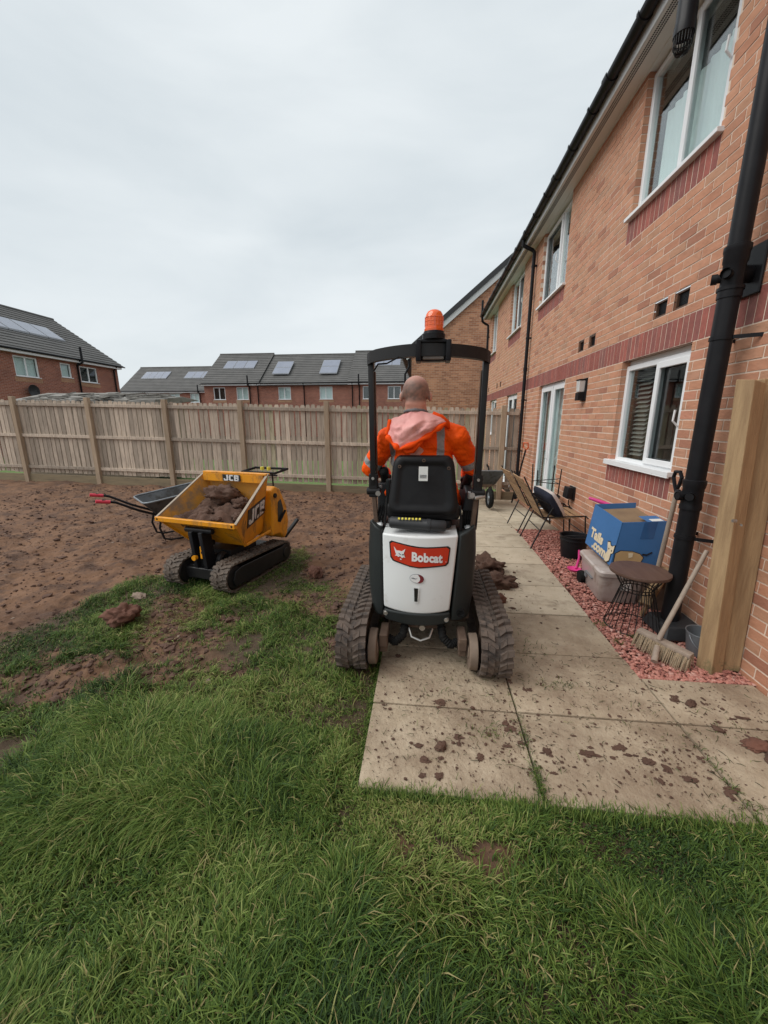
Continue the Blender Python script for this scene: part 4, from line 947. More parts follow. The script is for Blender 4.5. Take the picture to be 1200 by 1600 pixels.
sl_=decal('lock_recess_frame',[(-.036,-.205),(.006,-.205),(.000,-.308),(-.004,-.312),(-.026,-.312),(-.030,-.308)],M['white'],body,.004)
decal('lock_recess',[(-.028,-.212),(-.002,-.212),(-.005,-.304),(-.025,-.304)],M['badgeblk'],sl_,.006); decal('lock',el(-.015,-.283,.007,.01,10),M['mgrey'],sl_,.009)
# document tube
mb=MB(); ax=lambda x:(x,2.435+(.9*(x)**2)*.2,.945-.05*(x+.02)); mb.tube([ax(-.215),ax(-.205),ax(.02),ax(.022),ax(.045),ax(.047),ax(.135),ax(.145)],[.030,.038,.038,.041,.041,.037,.037,.030],20); mb.build('document_tube',M['greypl'],EX,world=True,smooth=True)
mb=MB()
for k in range(7): x=-.16+k*.022; mb.box((x,2.40,.985),(x+.012,2.415,.990),rot=rotm(.6,0,random.uniform(-.4,.4)))
mb.build('worn_sticker',M['yel2'],EX,world=True)
# floor, inner body and seat base
mb=MB(); mb.box((-.27,2.55,.36),(.27,3.12,.86)); mb.box((-.33,3.1,.36),(.33,3.45,.46)); mb.box((-.20,2.62,.86),(.18,3.0,.96)); mb.build('chassis',M['mgrey'],EX,world=True,bevel=.01)
for q_ in (((-.33,2.54,.885),(-.275,2.64,.915)),((.28,2.54,.875),(.335,2.66,.905))):
    mb=MB(); mb.box(*q_); mb.build('corner_cover',M['white'],EX,world=True,bevel=.01)
# seat
def seatpt(u,v,d): # u -1..1, v 0..1 bottom..top
    w=.235-.045*v; x=-.005+u*w; y=2.475+.055*(v)+.0*v-d-.035*(1-u*u)*.6; return (x,y,1.0+v*.375)
def rrect(n=6,r_=.22):
    p=[]
    for cx,cy,a0 in ((1-r_,1-r_*.75,0),(-1+r_,1-r_*.75,90),(-1+r_,r_*.75,180),(1-r_,r_*.75,270)):
        for i in range(n+1): a=R(a0+90*i/n); p.append((cx+r_*math.cos(a),cy+r_*.75*math.sin(a)))
    return p
RR=rrect()
mb=MB()
sc=lambda p,k,kv:[(u*k,.5+(v-.5)*kv) for u,v in p]
rings=[[seatpt(u,v,-.09) for u,v in sc(RR,.90,.92)],[seatpt(u,v,-.07) for u,v in RR],[seatpt(u,v,-.02) for u,v in RR],[seatpt(u,v,0) for u,v in sc(RR,.965,.965)],[seatpt(u,v,.002) for u,v in sc(RR,.80,.80)],[seatpt(u,v,-.012) for u,v in sc(RR,.73,.73)],[seatpt(u,v,-.014) for u,v in sc(RR,.62,.62)],[seatpt(u,v,-.012) for u,v in sc(RR,.02,.02)]]
mb.loft(rings,True); seat=mb.build('seat_back',M['seat'],EX,world=True,smooth='all')
mb=MB(); mb.box((-.24,2.48,.965),(.235,2.95,1.07)); mb.box((-.20,2.50,.90),(.19,2.90,.965)); mb.build('seat_base',M['seat'],EX,world=True,bevel=.03,seg=3,smooth=True)
mb=MB(); mb.box((-.035,2.452,1.225),(.022,2.458,1.315),rot=rotm(-.145,0,0)); lb=mb.build('paper_label',M['paper'],seat,world=True)
mb=MB()
for k in range(5): mb.box((-.028,2.4475,1.237+k*.006),(.014,2.4495,1.240+k*.006),rot=rotm(-.145,0,0))
mb.box((-.02,2.4625,1.302),(.008,2.4645,1.307)); mb.build('label_print',M['ink'],lb,world=True)
for u,v in ((-.78,.82),(.80,.80),(-.0,.93)):
    p=Vector(seatpt(u,v,.006)); mb=MB(); mb.lathe([(.006,0),(.011,0),(.011,.008),(.006,.008)],c=p,axis='Y',n=10); mb.build('seat_bolt',M['rust'],seat,world=True)
# canopy hoop
PL,PR=(-.352,2.60),(.362,2.60)
for sx,(x,y) in ((-1,PL),(1,PR)):
    xb=x+(-sx*.012)
    mb=MB(); mb.bar((x,y,1.98),(xb,y-.005,1.17),.036,.055,up=(0,1,0)); mb.build('canopy_post',M['darksteel'],EX,world=True,bevel=.006,seg=2,smooth=True)
    mb=MB(); mb.bar((x-sx*.023,y+.02,1.90),(xb-sx*.023,y+.015,1.20),.007,.03,up=(0,1,0)); mb.build('inner_brace',M['rust'],EX,world=True,bevel=.003)
    mb=MB(); mb.cyl((xb-.045,y-.01,1.13),(xb+.05,y-.01,1.13),.026,n=14); mb.box((xb-.03,y-.03,1.09),(xb+.03,y+.03,1.25)); mb.build('post_hinge',M['darksteel'],EX,world=True,bevel=.006)
    mb=MB(); mb.bar((xb,y-.005,1.13),(x-sx*.035,y-.02,.88),.030,.035,up=(0,1,0)); mb.build('lower_post',M['rust'],EX,world=True,bevel=.004)
    mb=MB(); mb.cyl((xb-sx*.035,y-.04,1.12),(xb-sx*.035,y-.05,1.12),.018,n=8); mb.cyl((xb+sx*.0,y-.035,1.22),(xb,y-.045,1.22),.010,n=8); mb.build('bolt',M['steel'],EX,world=True)
mb=MB(); nn=24; rings=[]
for i in range(nn+1):
    t=i/nn; x=-.374+.758*t; k=1-(2*t-1)**2; y=2.60-.19*k**.8; z=2.012+.012*k-.03*max(0,abs(2*t-1)-.9)*10*.35
    d=0 if .08<t<.92 else 0
    rings.append([(x,y-.022,z-.068),(x,y+.03,z-.068),(x,y+.03,z+.0),(x,y-.022,z+.0)])
mb.loft(rings,True); mb.build('canopy_crossbar',M['darksteel'],EX,world=True,smooth=True,bevel=0)
mb=MB(); mb.tube([(-.33,2.57,1.90),(-.30,2.54,1.935),(-.24,2.48,1.93),(-.16,2.40,1.955),(-.12,2.37,1.94)],.005,6); mb.build('cable',M['rubber'],EX,world=True,smooth=True)
bx=.035
mb=MB(); mb.box((bx-.10,2.365,1.925),(bx-.07,2.48,2.04)); mb.box((bx+.07,2.365,1.925),(bx+.10,2.48,2.04)); mb.box((bx-.075,2.38,2.025),(bx+.075,2.48,2.045)); mb.box((bx-.07,2.41,1.93),(bx+.07,2.48,2.025)); 
wl=mb.build('lamp_bracket',M['blackpl'],EX,world=True,bevel=.008,seg=2,smooth=True)
mb=MB(); mb.box((bx-.062,2.402,1.938),(bx+.062,2.411,2.002)); mb.build('work_lamp_lens',M['ledface'],wl,world=True,bevel=.004)
mb=MB(); mb.lathe([(.03,2.055),(.065,2.057),(.066,2.085),(.060,2.088),(.058,2.10),(.0,2.10)],c=(bx,2.42,-.012),n=28); bc_=mb.build('beacon_base',M['blackpl'],EX,world=True,smooth=True)
mb=MB(); mb.lathe([(.055,2.10),(.056,2.112),(.052,2.114),(.051,2.165),(.047,2.19),(.038,2.205),(.022,2.214),(0,2.217)],c=(bx,2.42,-.012),n=32); mb.build('beacon_lens',M['amber'],bc_,world=True,smooth=True)
mb=MB()
for k in range(16):
    a=k*math.pi/8; mb.box((bx+.0515*math.cos(a)-.0015,2.42+.0515*math.sin(a)-.0015,2.115),(bx+.0515*math.cos(a)+.0015,2.42+.0515*math.sin(a)+.0015,2.165))
for z in (2.13,2.15,2.17): mb.lathe([(.0515,z),(.053,z+.002),(.0515,z+.004)],c=(bx,2.42,-.012),n=28)
mb.build('lens_rib',M['amber'],bc_,world=True)
# consoles and levers
for s,x0,x1 in ((-1,-.325,-.255),(1,.265,.345)):
    mb=MB()
    if s<0: mb.hexa([(x0,2.70,.93),(x1,2.70,.93),(x1,3.05,.93),(x0,3.05,.93),(x0,2.68,1.17),(x1,2.68,1.17),(x1,3.05,1.14),(x0,3.05,1.14)])
    else: mb.hexa([(x0,2.66,.98),(x1,2.66,.98),(x1,3.1,.98),(x0,3.1,.98),(x0+.02,2.66,1.12),(x1,2.66,1.12),(x1,3.1,1.17),(x0+.03,3.1,1.17)])
    o=mb.build('control_console',M['greypl'],EX,world=True,bevel=.014,seg=3,smooth=True)
    mb=MB(); xx=(x0+x1)/2+(-.0 if s<0 else .0); mb.tube([(xx,2.86,1.10),(xx,2.86,1.22)],.010,8); mb.lathe([(.012,1.16),(.022,1.18),(.020,1.225),(.0,1.235)],c=(xx,2.86,0),n=14); mb.build('joystick',M['rubber'],o,world=True,smooth=True)
mb=MB(); mb.hexa([(.355,2.72,.84),(.375,2.70,.84),(.43,3.05,.88),(.41,3.07,.88),(.365,2.72,1.14),(.385,2.70,1.14),(.43,3.05,1.17),(.41,3.07,1.17)]); mb.build('side_guard',M['greypl'],EX,world=True,bevel=.006)
mb=MB(); mb.box((-.262,2.64,1.02),(-.235,2.72,1.20)); mb.build('console_cover',M['mgrey'],EX,world=True,bevel=.01,seg=2,smooth=True)
mb=MB()
for k in range(4): x=-.32+k*.018; mb.tube([(x,2.60,.90),(x+.01,2.58,.97),(x+.02,2.64,1.02)],.008,6)
for k in range(4): x=.275+k*.016; mb.tube([(x,2.62,.88),(x-.01,2.60,.95),(x,2.66,.99)],.008,6)
mb.build('hydraulic_hose',M['rubber'],EX,world=True,smooth=True)
mb=MB(); mb.cyl((.33,2.56,1.10),(.40,2.58,1.11),.014,n=10); mb.box((.29,2.57,1.09),(.33,2.60,1.14)); mb.box((-.31,2.62,1.14),(-.285,2.64,1.165)); mb.build('latch',M['steel'],EX,world=True,bevel=.004)
for q_ in ([(-.245,2.55,1.10),(-.25,2.54,1.0),(-.26,2.55,.90)],[(.235,2.50,1.06),(.245,2.50,.96),(.25,2.52,.88)]):
    mb=MB(); mb.tube(q_,.008,6); mb.build('seat_frame',M['darksteel'],EX,world=True,smooth=True)
# boom, arm, bucket and blade in front (hidden behind the tail from here)
mb=MB(); mb.bar((0,3.25,.45),(0,3.55,1.15),.09,.12,up=(1,0,0)); mb.bar((0,3.52,1.10),(0,4.2,1.20),.08,.11); mb.build('boom',M['white'],EX,world=True,bevel=.01)
mb=MB(); mb.bar((0,4.15,1.22),(0,4.05,.42),.07,.09); mb.build('dipper_arm',M['white'],EX,world=True,bevel=.01)
mb=MB(); prof=[(3.95,.42),(4.15,.40),(4.22,.22),(4.12,.06),(3.9,.03),(3.86,.05),(4.07,.10),(4.15,.23),(4.09,.34)]
mb.prism(prof,lambda u,v,d:(d,u,v),-.15,.15); mb.build('digging_bucket',M['rust'],EX,world=True)
mb=MB(); mb.box((-.5,3.52,.02),(.5,3.55,.24)); mb.box((-.22,3.05,.12),(-.16,3.52,.17)); mb.box((.16,3.05,.12),(.22,3.52,.17)); mb.build('dozer_blade',M['rust'],EX,world=True,bevel=.005)
mb=MB(); mb.box((-.33,3.3,.46),(.33,3.5,.49)); mb.build('footplate',M['rust'],EX,world=True)
# grass wisp on the hub + mud on tracks are built with the turf
# ================================================================ PERSON
PS=thing('person','seated worker in a hooded orange high visibility jacket seen from behind on the excavator','person',(-.02,2.75,1.0))
# body (head, neck, trunk, legs) one continuous mesh
HC=Vector((-.068,2.665,1.775))
def stub(me):
    at=me.attributes.new('stubble','FLOAT','POINT'); o=[]
    for v in me.vertices:
        d=v.co-HC; s=0
        if d.z>-.09:
            s=sstep(-.075,-.045,np.array(d.z)).item()*(1-.75*sstep(.035,.085,np.array(d.z)).item())
            if d.y>.02: s*=1-sstep(.02,.05,np.array(d.y)).item()*(d.z<.05)
            if abs(d.x)>.092: s=0
            s*=.8+.35*mn.noise(v.co*60)
        o.append(s)
    at.data.foreach_set('value',o)
_n=M['skin'].node_tree; _b=_n.nodes['Principled BSDF']; _s=_b.inputs['Base Color'].links[0].from_socket; _a=_n.nodes.new('ShaderNodeAttribute'); _a.attribute_name='stubble'; _m=_n.nodes.new('ShaderNodeMix'); _m.data_type='RGBA'; _m.inputs[7].default_value=(.20,.135,.11,1); _n.links.new(_a.outputs['Fac'],_m.inputs[0]); _n.links.new(_s,_m.inputs[6]); _n.links.new(_m.outputs[2],_b.inputs['Base Color'])
body_=organic('body',[
 ('e',HC+Vector((0,.0,.012)),(.086,.102,.092)),('e',HC+Vector((0,.045,-.045)),(.060,.062,.065)),('e',HC+Vector((0,-.030,-.045)),(.062,.06,.050)),
 ('c',HC+Vector((0,-.005,-.07)),.071,HC+Vector((.01,-.005,-.18)),.080),('e',HC+Vector((0,-.05,-.075)),(.062,.035,.03)),
 ('c',(-.06,2.70,1.55),.10,(-.02,2.75,1.10),.14),('e',(-.02,2.76,1.08),(.19,.13,.10)),
 ('e',HC+Vector((-.094,-.004,-.030)),(.014,.022,.034)),('e',HC+Vector((.094,-.004,-.030)),(.014,.022,.034)),
 ('e',HC+Vector((0,.100,-.04)),(.014,.02,.022)),
 ('c',(-.10,2.78,1.06),.085,(-.16,3.16,1.04),.065),('c',(-.16,3.16,1.04),.062,(-.17,3.20,.62),.045),
 ('c',(.08,2.78,1.06),.085,(.15,3.16,1.04),.065),('c',(.15,3.16,1.04),.062,(.17,3.24,.62),.045)],.009,M['skin'],PS,smooth=5,world=True,post=stub)
SHL,SHR=Vector((-.245,2.70,1.475)),Vector((.215,2.70,1.485)); ELL,ELR=Vector((-.385,2.78,1.265)),Vector((.335,2.80,1.265)); WRL,WRR=Vector((-.300,2.98,1.205)),Vector((.325,3.0,1.205))
def jpost(me):
    # folds: real displacement along normals
    me.update(); n=len(me.vertices); co=[v.co.copy() for v in me.vertices]; no=[v.normal.copy() for v in me.vertices]
    at=me.attributes.new('band','FLOAT','POINT'); vals=[]
    def seg(p,a,b):
        ab=b-a; t=max(0,min(1,(p-a).dot(ab)/ab.length_squared)); return t,(p-(a+ab*t)).length
    for i,(c,nn_) in enumerate(zip(co,no)):
        best=None
        for s,(sh,el_,wr) in ((-1,(SHL,ELL,WRL)),(1,(SHR,ELR,WRR))):
            t1,d1=seg(c,sh,el_); t2,d2=seg(c,el_,wr)
            if best is None or min(d1,d2)<best[0]: best=(min(d1,d2),s,t1 if d1<d2 else 1+t2)
        tx=(c.x+.02); dtor=max(abs(tx)-.20,0)
        arm=best[0]<.105 and abs(tx)>.215
        if arm:
            t=best[2]; v=1-abs(t-.80)/.17     # one ring just above the elbow
            w2=1-abs(t-1.62)/.22
            v=max(v*0.85,w2*.8)
            s_=min(1,best[0]/.06)
            fold=.010*mn.noise(Vector((c.x*9,c.y*9,c.z*16)))+.008*abs(mn.noise(Vector((c.x*18,c.y*14,c.z*30))))
        else:
            vx=1-min(abs(c.x-.105+.04*(c.z-1.4)),abs(c.x+.225))/.048      # shoulder braces
            vz=1-abs(c.z-1.235)/.052
            v=max(vx*.85 if c.z>1.25 or True else 0, vz*.85)
            fold=.014*mn.noise(Vector((c.x*7,c.y*7,c.z*13)))+.012*(.5-abs(mn.noise(Vector((c.x*11+c.z*9,c.y*9,c.z*20)))))
            fold+=.007*math.sin((c.z*34+abs(c.x)*26))*sstep(1.5,1.3,np.array(c.z)).item()*.8
        vals.append(v); me.vertices[i].co=c+nn_*fold
    at.data.foreach_set('value',vals)
J=bpy.data.materials.new('hi_vis_jacket'); J.use_nodes=True; nt=J.node_tree; N=nt.nodes; L=nt.links; b=N['Principled BSDF']; b.inputs['Roughness'].default_value=.62
at=N.new('ShaderNodeAttribute'); at.attribute_name='band'; mr=N.new('ShaderNodeMapRange'); mr.inputs[1].default_value=.385; mr.inputs[2].default_value=.405; L.new(at.outputs['Fac'],mr.inputs[0])
tc=N.new('ShaderNodeTexCoord'); nn1=N.new('ShaderNodeTexNoise'); nn1.inputs['Scale'].default_value=7; nn1.inputs['Detail'].default_value=5; L.new(tc.outputs['Object'],nn1.inputs['Vector'])
x=N.new('ShaderNodeMix'); x.data_type='RGBA'; x.inputs[6].default_value=(.98,.115,.002,1); x.inputs[7].default_value=(.92,.075,.001,1); b.inputs['Specular IOR Level'].default_value=.2; L.new(nn1.outputs['Fac'],x.inputs[0])
y=N.new('ShaderNodeMix'); y.data_type='RGBA'; y.inputs[7].default_value=(.30,.30,.30,1); L.new(mr.outputs[0],y.inputs[0]); L.new(x.outputs[2],y.inputs[6]); L.new(y.outputs[2],b.inputs['Base Color'])
bp=N.new('ShaderNodeBump'); bp.inputs['Strength'].default_value=.9; bp.inputs['Distance'].default_value=.02; n2=N.new('ShaderNodeTexNoise'); n2.inputs['Scale'].default_value=10; n2.inputs['Detail'].default_value=4; n2.inputs['Distortion'].default_value=1.6; L.new(tc.outputs['Object'],n2.inputs['Vector']); L.new(n2.outputs['Fac'],bp.inputs['Height']); L.new(bp.outputs[0],b.inputs['Normal'])
jk=organic('jacket',[
 ('e',(-.02,2.73,1.44),(.215,.125,.125)),('e',(-.02,2.735,1.30),(.215,.145,.17)),('e',(-.02,2.745,1.14),(.225,.155,.13)),('e',(-.02,2.70,1.52),(.15,.105,.07)),
 ('c',(-.14,2.70,1.525),.062,SHL,.085),('c',(.11,2.70,1.535),.062,SHR,.085),
 ('c',SHL,.082,ELL,.066),('c',ELL,.066,WRL,.050),('c',SHR,.082,ELR,.066),('c',ELR,.066,WRR,.050),
 ('c',(-.115,2.68,1.585),.052,(.03,2.68,1.59),.052),('c',(.03,2.68,1.59),.05,(.075,2.71,1.56),.05),('c',(-.1,2.74,1.58),.05,(.0,2.75,1.58),.05),
 ('c',(.17,2.72,1.10),.07,(.225,2.82,1.02),.055),('c',(-.21,2.72,1.10),.07,(-.25,2.8,1.03),.05)],.0085,J,PS,smooth=4,world=True,post=jpost)
# trousers
organic('trousers',[('c',(-.12,2.74,1.06),.115,(-.17,3.18,1.06),.09),('c',(-.17,3.18,1.05),.085,(-.18,3.22,.66),.065),('c',(.10,2.74,1.06),.115,(.19,3.18,1.06),.09),('c',(.19,3.18,1.05),.085,(.20,3.26,.66),.065)],.014,M['orange2'],PS,world=True)
# hood hanging open on the back, with pale pink lining
def hoodshape(a,b,k=1.0,lift=0):
    # a 0..1 across, b 0..1 down; skewed to the left shoulder
    tl=Vector((-.225,2.60,1.60)); tr_=Vector((.11,2.595,1.615)); tip=Vector((-.165,2.545,1.415)); r2=Vector((.0,2.548,1.495)); l2=Vector((-.245,2.57,1.50))
    top=tl.lerp(tr_,a)+Vector((0,.0,.045*math.sin(math.pi*a)))
    if a<.35: bot=l2.lerp(tip,a/.35)
    elif a<.65: bot=tip.lerp(r2,(a-.35)/.3)
    else: bot=r2.lerp(tr_+Vector((.02,-.01,-.03)),(a-.65)/.35)
    p=top.lerp(bot,b); bulge=math.sin(math.pi*min(1,max(0,a)))**.7*math.sin(math.pi*(b*.85+.05))
    p.y-=.055*bulge+lift
    q_=Vector((a*3.1,b*2.2,.4)); p+= Vector((.008*mn.noise(q_*2),-.05*(abs(mn.noise(q_*1.3))-.2)*bulge-.022*abs(mn.noise(q_*2.9))*bulge,0.008*mn.noise(Vector((a*9,0,0)))))
    return p
mb=MB(); nu,nv=34,20
def hp(a,b): 
    a2=.5+(a-.5)*1.0; p=hoodshape(a2,b); p.y-=.016*abs(mn.noise(Vector((a*7+b*2,b*2.5-a,1))))*math.sin(math.pi*b)*math.sin(math.pi*a); return p
mb.grid(hp,nu,nv); mb.build('hood_lining',M['pink'],PS,world=True,smooth='all')
rim=[hoodshape(i/30,1.0) for i in range(31)]
mb=MB(); mb.tube([p+Vector((0,-.002,-.006)) for p in rim],[.016+.006*math.sin(i) for i in range(31)],8); mb.tube([hoodshape(0,i/6)+Vector((-.006,0,0)) for i in range(7)],.013,8); mb.tube([hoodshape(.8,0)+Vector((.0,.01,.0)),hoodshape(1,0)+Vector((-.01,.01,-.005)),hoodshape(1,0)+Vector((.03,.03,-.035)),hoodshape(1,0)+Vector((.045,.05,-.07))],[.016,.024,.022,.01],10)
mb.tube([hoodshape(.25,1)+Vector((.02,.01,-.01)),Vector((-.12,2.555,1.40)),Vector((-.08,2.56,1.405)),hoodshape(.62,1)+Vector((0,.01,-.01))],[.015,.02,.02,.015],8)
mb.build('hood_rim',M['orange2'],PS,world=True,smooth='all')
mb=MB(); mb.tube([HC+Vector((-.07,-.01,-.125)),HC+Vector((-.05,-.062,-.118)),HC+Vector((0,-.080,-.112)),HC+Vector((.05,-.062,-.116)),HC+Vector((.075,-.01,-.125))],.010,8); mb.build('inner_collar',M['ink'],PS,world=True,smooth='all')
# hands: black knitted gloves closed on the levers, five fingers each
def hand(wr,grip,s):
    d=(grip-wr).normalized(); 
    pr=[('c',wr-d*.06,.036,wr+d*.02,.034),('c',wr+d*.01,.032,grip-d*.01,.034)]
    sd=Vector((0,0,1)); ax=d.cross(sd).normalized()
    for k in range(4):
        z=.028-.018*k; ln=(.034,.038,.036,.028)[k]
        a=grip+sd*z+d*.015+ax*s*.012; b_=a+d*ln*.7-ax*s*.01; c_=b_-ax*s*.032-d*.008; e_=c_-d*ln*.8
        pr+=[('c',a,.0098,b_,.0092),('c',b_,.0092,c_,.0088),('c',c_,.0088,e_,.008)]
    a=wr+d*.02+sd*.02-ax*s*.018; b_=a+d*.035-ax*s*.018+sd*.008; c_=b_+d*.028; pr+=[('c',a,.012,b_,.0105),('c',b_,.0105,c_,.009)]
    organic('hand',pr,.0045,M['glove'],PS,smooth=2,world=True)
hand(Vector((-.285,2.80,1.205)),Vector((-.285,2.85,1.165)),-1); hand(Vector((.315,2.83,1.19)),Vector((.308,2.88,1.15)),1)
organic('boot',[('c',(.20,3.30,.56),.05,(.21,3.29,.66),.048),('c',(.205,3.28,.53),.048,(.30,3.38,.52),.042)],.012,M['boot'],PS,world=True)
organic('boot',[('c',(-.18,3.26,.56),.05,(-.18,3.25,.66),.048),('c',(-.18,3.26,.53),.048,(-.2,3.42,.52),.042)],.012,M['boot'],PS,world=True)
# ================================================================ TRACKED DUMPER
DA=R(-13)
DU=thing('tracked_dumper','yellow tracked mini dumper with its skip loaded with clods of soil','dumper',(-2.02,3.86,0),DA)
# local: -y is the front
for s in (-1,1):
    trackloop(DU,s*.285,.18,-.47,.36,.135,M['track2'],pitch=.055,lug=.014,th=.012,world=False,zb=.0,r2=.12)
    mb=MB(); x=s*.385; mb.prism([(-.50,.06),(-.52,.12),(-.49,.20),(-.40,.225),(.32,.205),(.28,.05),(-.3,.045)],lambda u,v,d:(d,u,v),x-.008,x+.008); mb.build('track_guard',M['darksteel'],DU,bevel=.004)
    mb=MB(); mb.cyl((s*.20,.36,.12),(s*.385,.36,.12),.098,n=20); mb.cyl((s*.38,.36,.12),(s*.395,.36,.12),.055,n=16); mb.cyl((s*.20,-.47,.135),(s*.37,-.47,.135),.11,n=20)
    for y in (-.28,-.1,.1,.28): mb.cyl((s*.2,y,.05),(s*.37,y,.05),.036,n=12)
    mb.build('track_wheel',M['darksteel'],DU,bevel=.004,smooth=True)
mb=MB(); mb.box((-.20,-.50,.08),(.20,-.46,.19)); mb.box((-.2,-.46,.10),(.2,.45,.2)); mb.box((-.06,-.46,.2),(.06,.0,.3)); mb.build('chassis',M['darksteel'],DU,bevel=.006)
mb=MB()
for x in (-.075,.045): mb.hexa([(x-.012,-.50,.19),(x+.03,-.50,.19),(x+.03,-.38,.19),(x-.012,-.38,.19),(x-.012,-.54,.56),(x+.03,-.54,.56),(x+.03,-.42,.60),(x-.012,-.42,.60)])
mb.tube([(-.15,-.49,.575),(.17,-.49,.575)],.027,12); mb.build('tipping_bracket',M['blackpl'],DU,bevel=.003,smooth=True)
mb=MB(); mb.tube([(.0,-.47,.52),(.02,-.50,.40),(.05,-.48,.28),(.07,-.42,.22)],.012,6); mb.tube([(.06,-.46,.52),(.03,-.51,.36),(.06,-.48,.25)],.010,6); mb.lathe([(.05,-.03),(.07,-.02),(.07,.02),(.05,.03)],c=(.14,-.36,.26),axis='X',n=18); mb.cyl((-.02,-.42,.40),(-.02,-.30,.40),.03,n=10); mb.box((.09,-.42,.19),(.2,-.25,.25)); mb.box((-.19,-.3,.2),(.19,.1,.33)); mb.build('ram_and_hoses',M['darksteel'],DU,smooth=True)
mb=MB(); mb.box((.015,-.515,.30),(.035,-.50,.42)); mb.cyl((-.055,-.535,.30),(-.055,-.50,.30),.025,n=14); mb.build('ram_mount',M['yellow'],DU)
# skip: open box with sloping front and walls
ZL,ZB=.675,1.055
To=[(-.465,-.53,ZL),(.465,-.53,ZL),(.40,.10,ZB),(-.40,.10,ZB)]
Bo=[(-.34,-.26,.385),(.34,-.26,.385),(.34,.14,.42),(-.34,.14,.42)]
def _pl(A_,B__,C__,y,z):
    n_=(Vector(B__)-Vector(A_)).cross(Vector(C__)-Vector(A_)); return A_[0]-(n_.y*(y-A_[1])+n_.z*(z-A_[2]))/n_.x
_dx=_pl(To[1],To[2],Bo[1],.14,.42); Bo[2]=(_dx,.14,.42); Bo[3]=(-_dx,.14,.42)
cen=Vector((0,-.15,.7))
def inset(p,k,z=0): v=Vector(p); return Vector((v.x*(1-k),cen.y+(v.y-cen.y)*(1-k),v.z+z))
mb=MB(); ti=[inset(p,.035) for p in To]; bi=[inset(p,.05,.02) for p in Bo]
mb.add(To+Bo,[(0,4,5,1),(1,5,6,2),(2,6,7,3),(3,7,4,0),(4,7,6,5)]); sk=mb.build('skip',M['yellow'],DU,recalc=False)
mb=MB(); mb.add(ti+bi,[(0,1,5,4),(1,2,6,5),(2,3,7,6),(3,0,4,7),(4,5,6,7)]); mb.build('skip_lining',M['yellowm'],sk,recalc=False)
for i in (1,3):
    mb=MB(); a=Vector(To[i]); b_=Vector(To[(i+1)%4]); mb.bar(a,b_,.026,.012); mb.build('rim',M['edge'],sk)
mb=MB(); a=Vector(To[0]);b_=Vector(To[1]); mb.box((a.x-.005,a.y-.018,ZL-.035),(b_.x+.005,a.y+.02,ZL+.008)); mb.box((-.405,.06,ZB-.015),(.405,.13,ZB+.005)); mb.bar((.452,-.50,ZL-.03),(.345,-.265,.39),.035,.02,up=(1,0,0)); mb.bar((-.452,-.50,ZL-.03),(-.345,-.265,.39),.035,.02,up=(1,0,0)); mb.bar((.35,-.26,.395),(.35,.14,.43),.022,.025)
mb.build('rim_flange',M['yellow'],sk,bevel=.003,kind='stuff')
mb=MB(); mb.box((-.23,.04,ZB-.10),(.23,.055,ZB-.02)) ; 
mb=MB(); mb.cyl((.44,-.55,ZL-.012),(.44,-.545,ZL-.012),.010,n=10); mb.cyl((-.44,-.55,ZL-.012),(-.44,-.545,ZL-.012),.010,n=10); mb.build('rivet',M['badgeblk'],sk)
# side lettering plate on the right wall
A=Vector(To[1]);B_=Vector(To[2]);C_=Vector(Bo[1]);D_=Vector(Bo[2])
nrm=((B_-A).cross(C_-A)).normalized()
if nrm.x<0: nrm=-nrm
uu=Vector((0,1,.12)); uu=(uu-nrm*uu.dot(nrm)).normalized(); vv=nrm.cross(uu)
if vv.z<0: vv=-vv
ctr=Vector((.405,-.075,.685))
def side(x,y,z): return tuple(ctr+uu*x+vv*y+nrm*(z+.004)-nrm*( (ctr-A).dot(nrm)))
mb=MB(); mb.prism([(-.20,-.098),(.20,-.098),(.20,.098),(-.20,.098)],lambda u,v,d:side(u,v,d),-.004,.0015); pl=mb.build('name_plate',M['badgeblk'],sk)
def jcb(parent,fn,s=1,h=0):
    def bx(name,poly): 
        mb=MB(); mb.prism([(u*s,v*s) for u,v in poly],lambda u,v,d:fn(u,v,d),h+.001,h+.004); return mb
    out=[]
    t=.026
    J_=[(-.085,.066),(-.055,.066),(-.055,-.045),(-.066,-.066),(-.125,-.066),(-.138,-.048),(-.138,-.018),(-.112,-.018),(-.112,-.038),(-.085,-.038)]
    C__=[(.035,.066),(-.022,.066),(-.038,.048),(-.038,-.048),(-.022,-.066),(.035,-.066),(.035,-.038),(-.010,-.038),(-.010,.038),(.035,.038)]
    for nm,p in (('letter_j',J_),('letter_c',C__)): bx(nm,p).build('lettering',M['badgewht'],parent)
    mb=bx('b',[(.055,.066),(.082,.066),(.082,-.066),(.055,-.066)])
    for p in ([(.082,.066),(.125,.066),(.138,.052),(.138,.030),(.082,.040)],[(.082,.040),(.138,.030),(.138,.012),(.128,.012),(.112,.012),(.112,.04)],[(.082,.014),(.138,.014),(.128,.002),(.138,-.012),(.082,-.012)],[(.112,-.012),(.138,-.012),(.138,-.054),(.112,-.054)],[(.082,-.040),(.138,-.040),(.138,-.054),(.126,-.066),(.082,-.066)]):
        mb.prism([(u*s,v*s) for u,v in p],lambda u,v,d:fn(u,v,d),h+.001,h+.004)
    mb.build('lettering',M['badgewht'],parent)
jcb(pl,lambda u,v,d:side(u*1.27,v*1.15,d),1.0)
